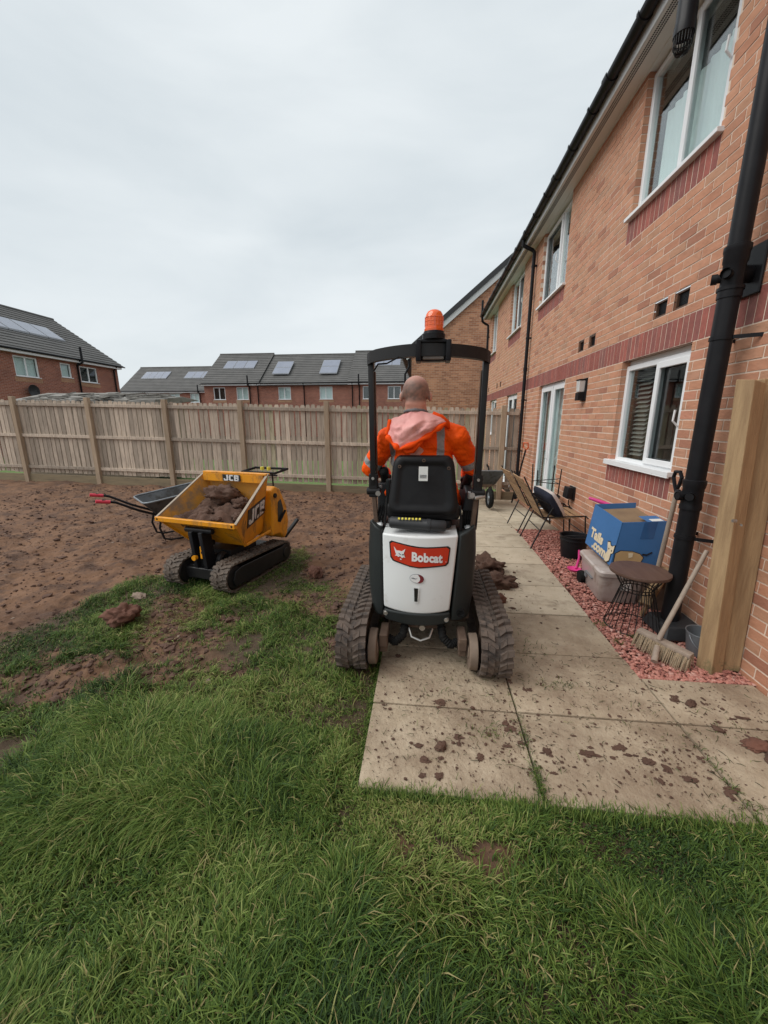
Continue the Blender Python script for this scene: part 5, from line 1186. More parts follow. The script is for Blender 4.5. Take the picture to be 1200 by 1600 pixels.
# rear wall inner lettering
def bk(x,y,z):  # on the inside of the rear wall, near the top
    return (x*1.5,.027-z,ZB-.048+y)
mb=MB(); mb.prism([(-.075,-.034),(.075,-.034),(.075,.034),(-.075,.034)],lambda u,v,d:bk(u,v,d),.0,.003); p2=mb.build('name_plate',M['mgrey'],sk); jcb(p2,bk,.46,.003)
mb=MB(); mb.box((-.38,.035,ZB-.09),(.38,.05,ZB-.012)); mb.build('rear_wall_band',M['yellow'],sk)
# soil in the skip
mb=MB(); mb.grid(lambda a,b:(-.38+.76*a,-.47+.52*b,.60+.10*math.sin(math.pi*a)*math.sin(math.pi*b)+.08*b+.10*(mn.noise(Vector((a*4,b*4,3)))+.5*mn.noise(Vector((a*11,b*11,5))))),50,36); mb.build('soil_load',M['clod'],DU,smooth='all',kind='stuff')
for (x,y,z,r_,q,mm) in ((-.02,-.02,.86,.15,(1.25,.9,.72),'clod'),(-.10,-.25,.70,.12,(1.4,.8,.62),'clod'),(.18,-.05,.78,.11,(1.1,.9,.7),'clod'),(-.24,-.05,.76,.09,(1.1,.8,.7),'clod'),(.10,-.32,.67,.09,(1.3,.8,.6),'clod'),(.27,-.22,.70,.07,(1.2,.8,.6),'clod')):
    mb=MB(); mb.clod((0,0,0),r_*.92,4,q,.42); o=mb.build('soil_clod',M[mm],None,smooth='all',recalc=False); p=WM[DU]@Vector((x,y-.03,z-.03)); o.location=p; o.rotation_euler=(random.uniform(-.3,.3),random.uniform(-.3,.3),random.random()*6)
    o['category']='clod of soil'; o['group']='clods heaped in the dumper skip'
    o['label']={.15:'largest dark clod of soil on top of the heap in the yellow skip',.12:'long flat soil clod lying at the front of the yellow skip',.11:'dark soil clod right of the largest one in the yellow skip',.07:'smallest soil clod, near the right wall of the yellow skip'}.get(r_,'small soil clod at the left of the heap in the yellow skip' if x<0 else 'small soil clod against the front lip of the yellow skip')
# engine cover behind, rear frame
mb=MB()
prof=[(.17,.36),(.20,.70),(.20,.86),(.27,.90),(.36,.86),(.47,.66),(.50,.46),(.46,.32),(.40,.27),(.33,.35),(.24,.36)]
mb.prism(prof,lambda u,v,d:(d,u,v),-.36,.36); o=mb.build('engine_cover',M['yellow'],DU,bevel=.025,seg=3,smooth=True)
for s in (-1,1):
    mb=MB(); mb.prism([(.30,.72),(.36,.74),(.40,.62),(.33,.48),(.28,.50)],lambda u,v,d:(d,u,v),s*.355,s*.363); mb.build('cover_recess',M['badgeblk'],o)
    mb=MB(); mb.bar((s*.366,.30,.50),(s*.366,.42,.60),.012,.035,up=(1,0,0)); mb.cyl((s*.35,.25,.80),(s*.375,.25,.80),.026,n=12); mb.build('cover_handle',M['yellow'] if 0 else M['blackpl'],o)
mb=MB(); z=1.03
mb.tube([(-.21,.46,z-.02),(-.21,.72,z),(.24,.72,z),(.24,.46,z-.02)],.014,8,closed=True)
for x in (-.19,-.05,.06,.2): mb.tube([(x,.46,z-.02),(x,.47,.86)],.010,6)
mb.tube([(-.21,.5,z-.05),(.24,.5,z-.05)],.010,6)
mb.build('control_frame',M['blackpl'],DU,smooth=True)
mb=MB()
for x in (-.03,.06): mb.cyl((x,.60,z-.01),(x,.60,z+.03),.022,n=10)
mb.build('lever_knob',M['yel2'],DU)
mb=MB(); mb.bar((.30,.48,.26),(.38,.66,.44),.05,.03); mb.build('rear_step',M['darksteel'],DU,bevel=.005)
# ================================================================ WHEELBARROWS
def barrow(label,loc,rz,load=False):
    # local: +y towards the wheel, handles at -y
    T=thing('wheelbarrow',label,'wheelbarrow',loc,rz,'wheelbarrows')
    def rr(hx,y0,y1,z,n=6,r_=.10):
        p=[]
        for cx,cy,a0 in ((hx-r_,y1-r_,0),(-hx+r_,y1-r_,90),(-hx+r_,y0+r_,180),(hx-r_,y0+r_,270)):
            for i in range(n+1): a=R(a0+90*i/n); yy=cy+r_*math.sin(a); p.append((cx+r_*math.cos(a),yy,z+.13*(yy-y0)/(y1-y0)))
        return p
    mb=MB(); rings=[rr(.34,-.50,.42,.57),rr(.33,-.49,.41,.55),rr(.21,-.26,.26,.30),rr(.20,-.24,.24,.29)]; mb.loft(rings,False); mb.add(rings[-1],[tuple(range(len(rings[-1])))])
    o=mb.build('tray',M['wtray'],T,smooth=True,recalc=False); md=o.modifiers.new('s','SOLIDIFY'); md.thickness=.004
    mb=MB(); mb.tube(rr(.345,-.505,.425,.573),.011,8,closed=True); mb.build('tray_rim',M['galv'],T,smooth=True)
    for s in (-1,1):
        mb=MB(); mb.tube([(s*.28,-.92,.66),(s*.27,-.78,.62),(s*.24,-.55,.48),(s*.20,-.30,.36),(s*.17,0,.285),(s*.10,.45,.24),(s*.06,.62,.20)],.016,8); mb.build('handle_tube',M['blackpl'],T,smooth=True)
        mb=MB(); mb.tube([(s*.28,-.98,.662),(s*.276,-.84,.635)],.022,10); mb.build('grip',M['redgrip'] if not load else M['rubber'],T,smooth=True)
        mb=MB(); mb.tube([(s*.20,-.30,.36),(s*.21,-.34,.2),(s*.21,-.30,.05),(s*.21,-.22,.02),(s*.21,-.08,.02),(s*.20,-.02,.10),(s*.17,.02,.285)],.014,8); mb.build('leg',M['blackpl'],T,smooth=True)
    mb=MB(); mb.lathe([(.13,-.035),(.17,-.045),(.195,-.02),(.20,0),(.195,.02),(.17,.045),(.13,.035)],c=(0,.62,.20),axis='X',n=28); w=mb.build('wheel',M['rubber'],T,smooth=True)
    mb=MB(); mb.lathe([(.0,-.03),(.04,-.03),(.05,-.01),(.125,-.02),(.13,.02),(.05,.01),(.04,.03),(0,.03)],c=(0,.62,.20),axis='X',n=24); mb.build('wheel_hub',M['galv'],w,smooth=True)
    return T
barrow('galvanised wheelbarrow with red grips, parked behind the yellow tracked dumper',(-3.4,5.05,0.0),R(-42))
wb=barrow('black wheelbarrow heaped with rubble beside the fence at the end of the path',(1.22,8.18,-.07),R(184),True)
for k,(x,y,z,r_,lb) in enumerate(((.05,.15,.52,.13,'large grey slab of rubble standing up in the far wheelbarrow'),(-.12,-.05,.50,.12,'dark lump of soil in the middle of the far wheelbarrow'),(.16,-.2,.5,.1,'smaller brown lump at the back of the far wheelbarrow'))):
    mb=MB(); mb.clod((0,0,0),r_*1.2,3,(1.3,.7,.8) if k else (1.5,.4,1.1),.35); o=mb.build('rubble_lump',M['stone'] if k==0 else M['clod'],None,smooth='all',recalc=False); o.location=WM[wb]@Vector((x,y,z)); o.rotation_euler=(.3,.5*(k==0),k)
    o['label']=lb; o['category']='rubble'
# ================================================================ THINGS ALONG THE WALL
# wall lamp
T=thing('wall_lamp','black wall lamp with pale lens on the brick beside the patio door','wall light',(WX,5.62,2.0))
mb=MB(); mb.box((-.022,-.075,-.16),(-.004,.075,.13)); mb.box((-.10,-.055,-.15),(-.02,.055,-.05)); mb.box((-.105,-.06,.10),(-.02,.06,.118)); mb.build('lamp_body',M['blackpl'],T,bevel=.005,seg=2)
mb=MB(); mb.hexa([(-.095,-.045,-.045),(-.022,-.045,-.045),(-.022,.045,-.045),(-.095,.045,-.045),(-.10,-.055,.10),(-.022,-.055,.10),(-.022,.055,.10),(-.10,.055,.10)]); mb.build('lamp_lens',M['lampg'],T,bevel=.006)
T=thing('outdoor_socket','black weatherproof socket box on the brick wall above the chairs','socket box',(WX,5.62,.60))
mb=MB(); mb.box((-.03,-.09,-.09),(-.003,.09,.10)); mb.box((-.11,-.085,-.07),(-.03,.085,.09),rot=rotm(0,.12,0)); mb.build('socket_cover',M['blackpl'],T,bevel=.012,seg=3,smooth=True)
mb=MB(); mb.tube([(-.05,0,-.09),(-.06,-.02,-.15),(-.03,-.05,-.2),(-.02,-.06,-.5)],.008,6); mb.build('cable',M['rubber'],T,smooth=True)
# chairs
def chair():
    T=thing('garden_chair','nearer slatted wood lounge chair with black metal legs facing the wall','chair',(1.72,5.2,0),0,'slatted chairs along the wall')
    W_=.27
    n=7
    for k in range(n):      # seat slats across (run along y)
        x=-.20+k*.068; z=.415+.012*(k/n)*2-.02*math.sin(math.pi*k/(n-1)); mb=MB(); mb.cbox((x,0,z),(.060,W_*2,.014)); mb.build('seat_slat',M['slat'],T,bevel=.003)
    for k in range(9):
        t=k/8; x=-.235-.25*t-.03*t*t; z=.44+.44*t; mb=MB(); mb.cbox((x,0,z),(.012,W_*2,.050),rotm(0,-.52,0)); mb.build('back_slat',M['slat'],T,bevel=.003)
    for s in (-1,1):
        y=s*(W_+.012)
        mb=MB(); mb.tube([(-.51,y,.93),(-.24,y,.42),(.27,y,.45),(.30,y,.42)],.009,6); mb.build('side_frame',M['wire'],T,smooth=True)
        mb=MB(); mb.tube([(.265,y,.44),(.31,y,.0)],.010,6); mb.build('leg',M['wire'],T,smooth=True)
        mb=MB(); mb.tube([(-.10,y,.60),(-.20,y,.40),(-.36,y,.0)],.010,6); mb.build('leg',M['wire'],T,smooth=True)
        mb=MB(); mb.tube([(-.40,y,.70),(-.18,y,.585),(-.08,y,.60),(.0,y,.43)],.009,6); mb.build('arm_brace',M['wire'],T,smooth=True)
    mb=MB(); mb.tube([(.285,-W_,.22),(.285,W_,.22)],.007,6); mb.tube([(-.26,-W_,.25),(-.26,W_,.25)],.007,6); mb.build('cross_bar',M['wire'],T,smooth=True)
    return T
c1=chair(); kids(c1)
c1.location=(1.73,5.20,-.01)
c2=copytree(c1,(1.72,5.98,-.02),R(3),'further slatted wood lounge chair under the upturned black table')
# cushion
mb=MB()
def cush(sgn):
    def f(a,b):
        u=2*a-1; v=2*b-1; e=(1-abs(u)**4)*(1-abs(v)**4); k=1-.10*(u*u*v*v); return Vector((sgn*.075*max(0,e)**.5,u*.22*k,v*.22*k))
    return f
T=thing('cushion','white fronted cushion with dark navy back resting on the nearer wooden chair','cushion',(1.60,5.10,.575),R(12))
for sg,m in ((-1,'cushd'),(1,'cushw')):
    mb=MB(); rot=rotm(.15,-.62,0); f=cush(sg); mb.grid(lambda a,b:rot@f(a,b),18,18); o=mb.build('cushion_back' if sg<0 else 'cushion_front',M[m],T,smooth='all')
mb=MB(); rot=rotm(.15,-.62,0)
for k in range(9):
    u=-.12+k*.03; mb.tube([rot@Vector((.077,u,.02)),rot@Vector((.078,u+.012,.045)),rot@Vector((.078,u+.02,.015)),rot@Vector((.077,u+.012,-.005))],.0022,4)
mb.build('printed_script',M['ink'],T)
# upturned table
T=thing('side_table','small round black metal table lying upside down with its legs in the air','table',(1.80,5.98,.47))
mb=MB(); mb.lathe([(0,0),(.215,0),(.222,.004),(.222,.030),(.216,.030),(.214,.008),(0,.008)],n=36); mb.build('tabletop',M['blackpl'],T,smooth=True)
for i,(x,y) in enumerate(((-.15,-.12),(.15,-.12),(.14,.13),(-.15,.13))):
    mb=MB(); mb.tube([(x,y,.005),(x*1.1,y*1.15,.42+.02*i)],.009,6); mb.build('leg',M['wire'],T,smooth=True)
mb=MB(); mb.tube([(-.16,-.13,.25),(.16,-.13,.22)],.006,6); mb.tube([(-.16,.145,.22),(.155,-.135,.30)],.006,6); mb.tube([(.16,-.13,.22),(.15,.145,.22)],.006,6); mb.build('cross_bar',M['wire'],T,smooth=True)
# black bucket
T=thing('bucket','black plastic builders bucket on the red gravel in front of the chair','bucket',(1.80,4.68,-.01))
mb=MB(); mb.lathe([(0,.0),(.125,.0),(.13,.01),(.152,.215),(.160,.218),(.160,.232),(.154,.235),(.156,.262),(.166,.266),(.166,.275),(.158,.277),(.15,.27),(.122,.012),(0,.012)],n=36); mb.build('bucket_body',M['blackpl'],T,smooth=True)
mb=MB(); mb.tube([(.165*math.cos(a),.165*math.sin(a)*.98,.25-.06*math.sin(a)) for a in [math.pi+i*math.pi/14 for i in range(15)]],.004,6); mb.build('handle',M['wire'],T,smooth=True)
# storage tub
T=thing('storage_tub','translucent plastic storage tub on the gravel under the blue box','storage box',(1.79,3.70,0),R(-5))
def tubring(hx,hy,z,r_=.05,n=5):
    p=[]
    for sx_,sy_,a0 in ((1,1,0),(-1,1,90),(-1,-1,180),(1,-1,270)):
        for i in range(n+1): a=R(a0+90*i/n); p.append((sx_*(hx-r_)+r_*math.cos(a),sy_*(hy-r_)+r_*math.sin(a),z))
    return p
mb=MB(); mb.loft([tubring(.165,.27,.0),tubring(.17,.275,.01),tubring(.19,.305,.25),tubring(.205,.32,.252),tubring(.207,.322,.285),tubring(.195,.31,.30)],True); mb.build('tub_body',M['tub'],T,smooth=True,bevel=0)
mb=MB()
for y in (-.315,): 
    mb.box((-.02,y+.0,.13),(.07,y+.02,.20))
mb.build('moulded_panel',M['cushw'],T,bevel=.006)
mb=MB(); mb.box((-.196,-.10,.14),(-.180,.10,.155)); mb.box((-.192,.06,.09),(-.180,.12,.14)); mb.build('handle_recess',M['ink'],T,bevel=.003)
# blue box leaning, open top
T=thing('cardboard_box','blue printed cardboard box with a dog picture, tipped on top of the storage tub','cardboard box',(1.665,3.46,.33))
# box axes: a runs back along the wall, b towards the wall, c up (all tilted)
Ax=Vector((-.02,.53,.05)); Bx=Vector((.40,-.02,.03)); Cx=Vector((.06,.02,.40))
P=Vector((0,0,0))
def bp_(a,b,c): return P+Ax*a+Bx*b+Cx*c
def bquad(name,m,f,parent,th=.004):
    mb=MB(); mb.hexa([f(0,0,0),f(1,0,0),f(1,0,1),f(0,0,1),f(0,1,0),f(1,1,0),f(1,1,1),f(0,1,1)]); return mb.build(name,m,parent)
e=.012
lf=bquad('box_side',M['cardblue'],lambda u,v,d:bp_(u,d*e,v),T); rt_=bquad('box_side',M['cardblue'],lambda u,v,d:bp_(d*e*.8,u,v),T)
bquad('box_side',M['cardblue'],lambda u,v,d:bp_(u,1-d*e,v),T); bquad('box_side',M['cardblue'],lambda u,v,d:bp_(1-d*e*.8,u,v),T); bquad('box_bottom',M['card'],lambda u,v,d:bp_(u,v,d*e),T)
bquad('packing_paper',M['card'],lambda u,v,d:bp_(.03+u*.94,.03+v*.94,.86+d*.02),T)
bquad('box_flap',M['cardblue'],lambda u,v,d:bp_(.03+u*.3,.55+v*.43,.965+d*.01),T); bquad('shipping_label',M['paper'],lambda u,v,d:bp_(.04+u*.10,.62+v*.22,.985+d*.008),T)
bquad('parcel_tape',M['tape'],lambda u,v,d:bp_(-d*.003-.001,.44+u*.26,.62+v*.38),T); bquad('parcel_tape',M['tape'],lambda u,v,d:bp_(-d*.003-.001,.40+u*.22,.0+v*.25),T)
def lside(x,y,z): # x left->right as seen = from far to near along the wall
    return tuple(bp_(1-x,-.008-z,y))
def rside(x,y,z): return tuple(bp_(-.006-z,x,y))
textmesh('lettering','Tails',.24,M['cream'],T,lambda x,y,z:lside(.36+x*1.05,.36+y*1.25,z),ext=.001,off=.012)
textmesh('lettering','.com',.24,M['cream'],T,lambda x,y,z:lside(.52+x*1.05,.15+y*1.25,z),ext=.001,off=.012)
def dogpoly(name,poly,m,fn,h):
    mb=MB(); mb.prism(poly,lambda u,v,d:fn(u,v,d),h,h+.004); mb.build(name,m,T)
def grow(poly,k):
    cx=sum(p[0] for p in poly)/len(poly); cy=sum(p[1] for p in poly)/len(poly); return [(cx+(u-cx)*(1+k),cy+(v-cy)*(1+k*1.1)) for u,v in poly]
head=[(.76,.44),(.83,.47),(.87,.41),(.93,.42),(.985,.47),(.985,.30),(.93,.25),(.93,.10),(.86,.03),(.80,.03),(.76,.12),(.82,.26)]
dogpoly('dog_outline',grow(head,.10),M['badgeblk'],lside,.0); dogpoly('dog_head',head,M['cream'],lside,.006)
bodyp=[(.03,.30),(.12,.36),(.36,.34),(.52,.28),(.60,.20),(.56,.03),(.44,.03),(.42,.12),(.30,.12),(.24,.03),(.10,.03),(.04,.12)]
dogpoly('dog_outline',grow(bodyp,.06),M['badgeblk'],rside,.0); dogpoly('dog_body',bodyp,M['dogtan'],rside,.006)
dogpoly('dog_tail',[(.56,.26),(.66,.24),(.76,.30),(.75,.33),(.66,.275),(.58,.29)],M['badgeblk'],rside,.004)
dogpoly('dog_patch',[(.28,.31),(.37,.31),(.38,.22),(.31,.20)],M['cream'],rside,.012)
for u,v in ((.85,.33),(.94,.33)): dogpoly('dog_eye',[(u-.01,v-.015),(u+.01,v-.015),(u+.01,v+.015),(u-.01,v+.015)],M['badgeblk'],lside,.012)
# pink bits
T=thing('toy_spade','pink plastic toy handle sticking up behind the blue box','toy',(1.80,4.18,.78)); mb=MB(); mb.tube([(-.07,.05,.02),(.0,0,0),(.10,-.05,-.03)],[.016,.020,.018],10); mb.build('toy_handle',M['magenta'],T,smooth=True)
T=thing('toy_scoop','bright pink plastic scoop on the gravel by the end of the storage tub','toy',(1.58,4.02,.06)); mb=MB(); mb.lathe([(.0,.0),(.05,.005),(.07,.03),(.066,.03),(.045,.012),(0,.008)],n=16); mb.tube([(.03,.03,.02),(.07,.08,.12),(.07,.10,.20)],.012,8); mb.build('scoop_bowl',M['magenta'],T,smooth=True)
T=thing('toy_wheel','small black toy wheel beside the pink scoop at the tub end','toy',(1.60,3.88,.06)); mb=MB(); mb.lathe([(0,-.02),(.03,-.025),(.06,-.02),(.065,0),(.06,.02),(.03,.025),(0,.02)],axis='X',n=18); mb.build('toy_tyre',M['rubber'],T,smooth=True)  # a lone toy wheel, shaped as a small rubber tyre
# plank behind wire table
T=thing('timber_offcut','short pale timber offcut leaning on the wall behind the wire table','board',(1.95,3.22,0)); mb=MB(); mb.bar((-.12,-.06,.12),(.10,.12,.38),.09,.03); mb.build('offcut',M['newwood'],T,bevel=.004); mb=MB(); mb.bar((-.11,-.02,.0),(-.04,-.04,.27),.06,.02); mb.build('offcut_batten',M['slat'],T,bevel=.003)
# wire table
T=thing('wire_table','round dark wood topped side table with black hourglass wire base on the gravel','table',(1.675,3.02,0))
mb=MB(); mb.lathe([(0,.445),(.19,.445),(.205,.45),(.208,.462),(.205,.472),(0,.474)],n=48); mb.build('tabletop',M['tabletop'],T,smooth=True)
mb=MB(); nr=26
for k in range(nr):
    a=2*math.pi*k/nr; a2=a+.12; mb.tube([(.175*math.cos(a),.175*math.sin(a),.445),(.112*math.cos(a2),.112*math.sin(a2),.335),(.115*math.cos(a2),.115*math.sin(a2),.31),(.195*math.cos(a),.195*math.sin(a),.006)],.0032,5)
mb.build('wire_rods',M['wire'],T,smooth=True)
for r_,z in ((.175,.44),(.112,.335),(.113,.31),(.195,.006)):
    mb=MB(); mb.tube([(r_*math.cos(a),r_*math.sin(a),z) for a in [i*2*math.pi/40 for i in range(40)]],.0042,6,closed=True); mb.build('wire_ring',M['wire'],T,smooth=True)
# broom
T=thing('broom','old broom with pale bristles and wooden handle leaning against the wall by the soil pipe','broom',(1.655,2.62,0))
mb=MB(); a_=Vector((-.085,.115,.12)); b_=Vector((.12,-.15,.09)); mb.bar(a_,b_,.065,.03); mb.build('broom_head',M['handle'],T,bevel=.01,seg=2,smooth=True)
mb=MB(); d=(b_-a_); sd=Vector((d.y,-d.x,0)).normalized()
for k in range(460):
    t=random.random(); w_=random.uniform(-.028,.028); p=a_+d*t+sd*w_*1.0; o_=Vector((-.05,-.05,0)).normalized()
    q=p+Vector((random.uniform(-.012,.012),random.uniform(-.012,.012),0))+Vector((sd.x*(w_*1.4+.025),sd.y*(w_*1.4+.025),-.095)); mb.tube([p,(p+q)/2+Vector((sd.x*.004,sd.y*.004,0)),q],[.0034,.0034,.002],3)
mb.build('bristles',M['bristle'],T,kind='stuff')
mb=MB(); mb.tube([(-.02,-.015,.12),(.30,.16,.72)],[.016,.014],12); mb.tube([(-.04,-.05,.09),(-.10,-.14,.03)],[.018,.020],10); mb.build('broom_handle',M['handle'],T,smooth=True)
# D handled spade
T=thing('spade','spade with black D handle and muddy pale shaft leaning against the soil pipe','spade',(1.86,3.40,0))
mb=MB(); mb.tube([(.135,-.05,.30),(.11,-.17,1.06)],[.019,.017],12); mb.build('shaft',M['handle'],T,smooth=True)
mb=MB(); c=Vector((.10,-.17,1.06)); mb.tube([c,c+Vector((.0,.03,.05)),c+Vector((.0,.055,.10)),c+Vector((.0,.04,.145)),c+Vector((0,-.015,.15)),c+Vector((0,-.045,.11)),c+Vector((0,-.03,.05))],.014,8,closed=True); mb.build('d_handle',M['blackpl'],T,smooth=True)
mb=MB(); mb.hexa([(.05,-.02,.0),(.20,-.10,.0),(.20,-.08,.0),(.05,.0,.0),(.06,-.02,.33),(.20,-.10,.33),(.20,-.08,.33),(.06,.0,.33)]); mb.build('blade',M['rust'],T)
# orange handled spade by the door
T=thing('shovel','shovel with orange D grip leaning on the brick left of the patio door','shovel',(1.93,8.12,-.08))
mb=MB(); mb.tube([(-.10,.1,.0),(.05,-.1,1.12)],.017,8); mb.build('shaft',M['blackpl'],T,smooth=True)
mb=MB(); c=Vector((.05,-.1,1.10)); mb.tube([c,c+Vector((.03,-.05,.05)),c+Vector((.02,-.05,.14)),c+Vector((-.04,.05,.14)),c+Vector((-.04,.05,.05))],.015,8,closed=True); mb.build('d_grip',M['orangegrip'],T,smooth=True)
# galvanised pail
T=thing('pail','small galvanised pail with wire handle on the gravel behind the timber post','bucket',(1.955,2.665,0),0)
mb=MB(); mb.lathe([(0,0),(.075,0),(.078,.01),(.097,.155),(.101,.158),(.10,.166),(.094,.163),(.07,.01),(0,.01)],n=30); mb.build('pail_body',M['galv'],T,smooth=True)
mb=MB(); mb.tube([(.10*math.cos(a),-.02-.10*math.sin(a)*.75,.15-.10*math.sin(a)) for a in [i*math.pi/14 for i in range(15)]],.003,5); mb.build('handle',M['galv'],T,smooth=True)
# ================================================================ CLODS AND CRUMBS
def lump(label,x,y,r_,q,m,z=None,sub=4,amp=.4,name='soil_clod',cat='clod of soil'):
    mb=MB(); mb.clod((0,0,0),r_,sub,q,amp); o=mb.build(name,M[m],None,smooth='all',recalc=False); o.location=(x,y,(float(gheight(x,y)) if x<PX0 else float(gz(x,y)))+r_*q[2]*.5 if z is None else z); o.rotation_euler=(0,0,random.random()*6)
    o['label']=label; o['category']=cat
lump('upright dark brown block of soil on the grass in front of the dumper',-2.38,2.62,.10,(1.1,.75,.8),'clodred',z=.075,amp=.5)
lump('rounded dark clod on the grass between dumper and excavator',-1.12,3.78,.085,(1,.8,.8),'clodred')
lump('tall dark soil heap just right of the excavator track, furthest back',.70,4.05,.15,(1.1,1,.8),'clod',amp=.6)
lump('broad soil heap against the right track on the paving',.74,3.70,.14,(1.2,.8,.55),'clod',amp=.6)
lump('lone round clod of soil on the path right of the track heap',.90,3.68,.038,(1,1,.9),'clod')
lump('small reddish clod touching the outside of the right track',.70,3.33,.055,(1,.9,.9),'clodred')
lump('flat oval mud lump in the middle of the nearest paving slab',.115,1.655,.030,(1,.8,.5),'clod')
lump('large flat cake of mud on the paving at the right edge',1.70,1.83,.065,(1.2,.6,.2),'clodred')
lump('second flat cake of mud just nearer than the large one at the right edge',1.73,1.75,.055,(1.2,.7,.2),'clod')
lump('oval mud lump on the paving below the timber post',1.56,2.11,.03,(1.2,.8,.4),'clod')
lump('small mud lump on the paving between timber post and large mud cake',1.58,1.92,.024,(1.2,.8,.4),'clod')
lump('pale brown stone lying on the grass near the left dumper track',-2.62,3.12,.06,(1.3,.7,.4),'stone',name='stone',cat='stone')
lump('small pale stone in the grass near the middle of the lawn',-1.32,2.02,.022,(1,.8,.7),'stone',name='stone',cat='stone')
mb=MB()
def crumb(x,y,r_): 
    inp=(x>PX0 and y>1.425); z=float(gz(x,y))+.002 if inp else float(gheight(x,y))
    j=iv*(1+rng.uniform(-.35,.35,(len(iv),1)))*r_*np.array([random.uniform(.7,1.4),random.uniform(.7,1.2),random.uniform(.3,.75)]); a=random.random()*6.28
    k=np.stack([j[:,0]*math.cos(a)-j[:,1]*math.sin(a)+x,j[:,0]*math.sin(a)+j[:,1]*math.cos(a)+y,j[:,2]+z+r_*.2],-1); mb.add(k.tolist(),ifc)
cl=[(.35,1.75,.3,.2),(.5,1.8,.12,.15),(1.25,1.7,.12,.1),(.1,1.7,.2,.15),(1.7,1.9,.25,.2),(.8,3.7,.15,.4),(.2,2.3,.35,.2),(.9,2.2,.3,.2),(1.45,2.15,.25,.12),(1.0,1.6,.4,.1)]
for _ in range(2300):
    if random.random()<.55:
        c=random.choice(cl); x=random.gauss(c[0],c[2]); y=random.gauss(c[1],c[3])
    else: x=random.uniform(-.25,2.03); y=random.uniform(1.44,2.3) if random.random()<.7 else random.uniform(2.3,7)
    if y>2.33 and x>1.38 or x<-.26 or x>2.05 or y<1.44: continue
    crumb(x,y,min(.016,.0012+random.expovariate(560)))
mb.build('soil_crumbs',M['clod'],kind='stuff',recalc=False)
mb=MB()
for _ in range(170):
    c=random.choice(cl); x=random.gauss(c[0],c[2]*1.1); y=random.gauss(c[1],c[3]*1.1); r_=min(.022,.004+random.expovariate(150))
    if y>2.3 and x>1.36 or x<-.24 or x>2.0 or y<1.47: continue
    mb.clod((x,y,.0015),r_,3,(random.uniform(.6,1.6),random.uniform(.5,1.1),.22),1.0)
mb.build('mud_smears',M['clod'],kind='stuff',recalc=False)
mb=MB()
qx=rng.uniform(-9,-.3,16000); qy=rng.uniform(1.6,8.9,16000); qs=soilmask(qx,qy)
for x,y,s_ in zip(qx.tolist(),qy.tolist(),qs.tolist()):
    if s_>.55 and inframe((x,y,0)): crumb(x,y,min(.042,.003+random.expovariate(170)))
pc=[(-2.35,2.0,.45,.15),(-1.9,2.45,.35,.2),(-1.25,2.9,.35,.2),(-1.4,2.1,.25,.15),(-.75,3.1,.3,.3),(-2.15,2.95,.2,.2),(-1.2,3.7,.3,.3),(-.5,2.5,.15,.4)]
for _ in range(3000):
    c=random.choice(pc); x=random.gauss(c[0],c[2]); y=random.gauss(c[1],c[3])
    if x<PX0-.02 and float(soilmask(np.array(x),np.array(y)))>random.uniform(.15,.6): crumb(x,y,min(.04,.004+random.expovariate(160)))
mb.build('soil_lumps',M['clod'],kind='stuff',recalc=False)
mb=MB()
for _ in range(260):
    x=random.uniform(-9,-.3); y=random.uniform(1.8,8.9)
    if inframe((x,y,0)) and float(soilmask(np.array(x),np.array(y)))>.4: crumb(x,y,random.uniform(.008,.02))
mb.build('small_stones',M['stone'],kind='stuff',recalc=False)
# ================================================================ GRASS
def blades(name,bx,by,ang,ln,wd,lean,colv,m,z=None):
    n=len(bx); zz=gheight(bx,by) if z is None else z
    d=np.stack([np.cos(ang),np.sin(ang)],-1); s=np.stack([-d[:,1],d[:,0]],-1)
    # four stations: root, 1/3, 2/3, tip; lean grows along the blade
    out=np.zeros((n,7,3),np.float32)
    tw=rng.uniform(-.5,.5,n)
    for k,t in enumerate((0,.38,.72,1.0)):
        hor=ln*(lean*t*t*.9+.12*t*lean); ver=ln*t*np.sqrt(np.clip(1-(lean*t)**2*.85,.06,1)); 
        ver=ver*(1-.55*lean*t*t)
        c=np.stack([bx+d[:,0]*hor,by+d[:,1]*hor,zz+ver],-1)
        if k<3:
            w=wd*(1,.95,.7)[k]/2
            off=np.stack([s[:,0]*w*np.cos(tw),s[:,1]*w*np.cos(tw),w*np.sin(tw)],-1)
            out[:,2*k]=c-off; out[:,2*k+1]=c+off
        else: out[:,6]=c
    me=bpy.data.meshes.new(name); me.vertices.add(n*7); me.vertices.foreach_set('co',out.ravel())
    base=(np.arange(n)*7)[:,None]
    quads=np.concatenate([base+np.array([0,1,3,2]),base+np.array([2,3,5,4])],1).reshape(-1,4); tris=base+np.array([4,5,6])
    li=np.concatenate([quads.ravel(),tris.ravel()]); nq=len(quads); ntr=len(tris)
    ls=np.concatenate([np.arange(nq)*4,nq*4+np.arange(ntr)*3]); lt=np.concatenate([np.full(nq,4),np.full(ntr,3)])
    me.loops.add(len(li)); me.loops.foreach_set('vertex_index',li); me.polygons.add(len(ls)); me.polygons.foreach_set('loop_start',ls); me.polygons.foreach_set('loop_total',lt)
    me.polygons.foreach_set('use_smooth',np.ones(len(ls),bool)); me.update(); me.validate()
    a=me.attributes.new('tint','FLOAT','POINT'); a.data.foreach_set('value',np.repeat(colv,7).astype(np.float32))
    hh=np.tile(np.array([0,0,.4,.4,.75,.75,1],np.float32),n); a=me.attributes.new('along','FLOAT','POINT'); a.data.foreach_set('value',hh)
    me.materials.append(m); return link(name,me,kind='stuff')
G=bpy.data.materials.new('grass_blade'); G.use_nodes=True; nt=G.node_tree; N=nt.nodes; L=nt.links; N.clear()
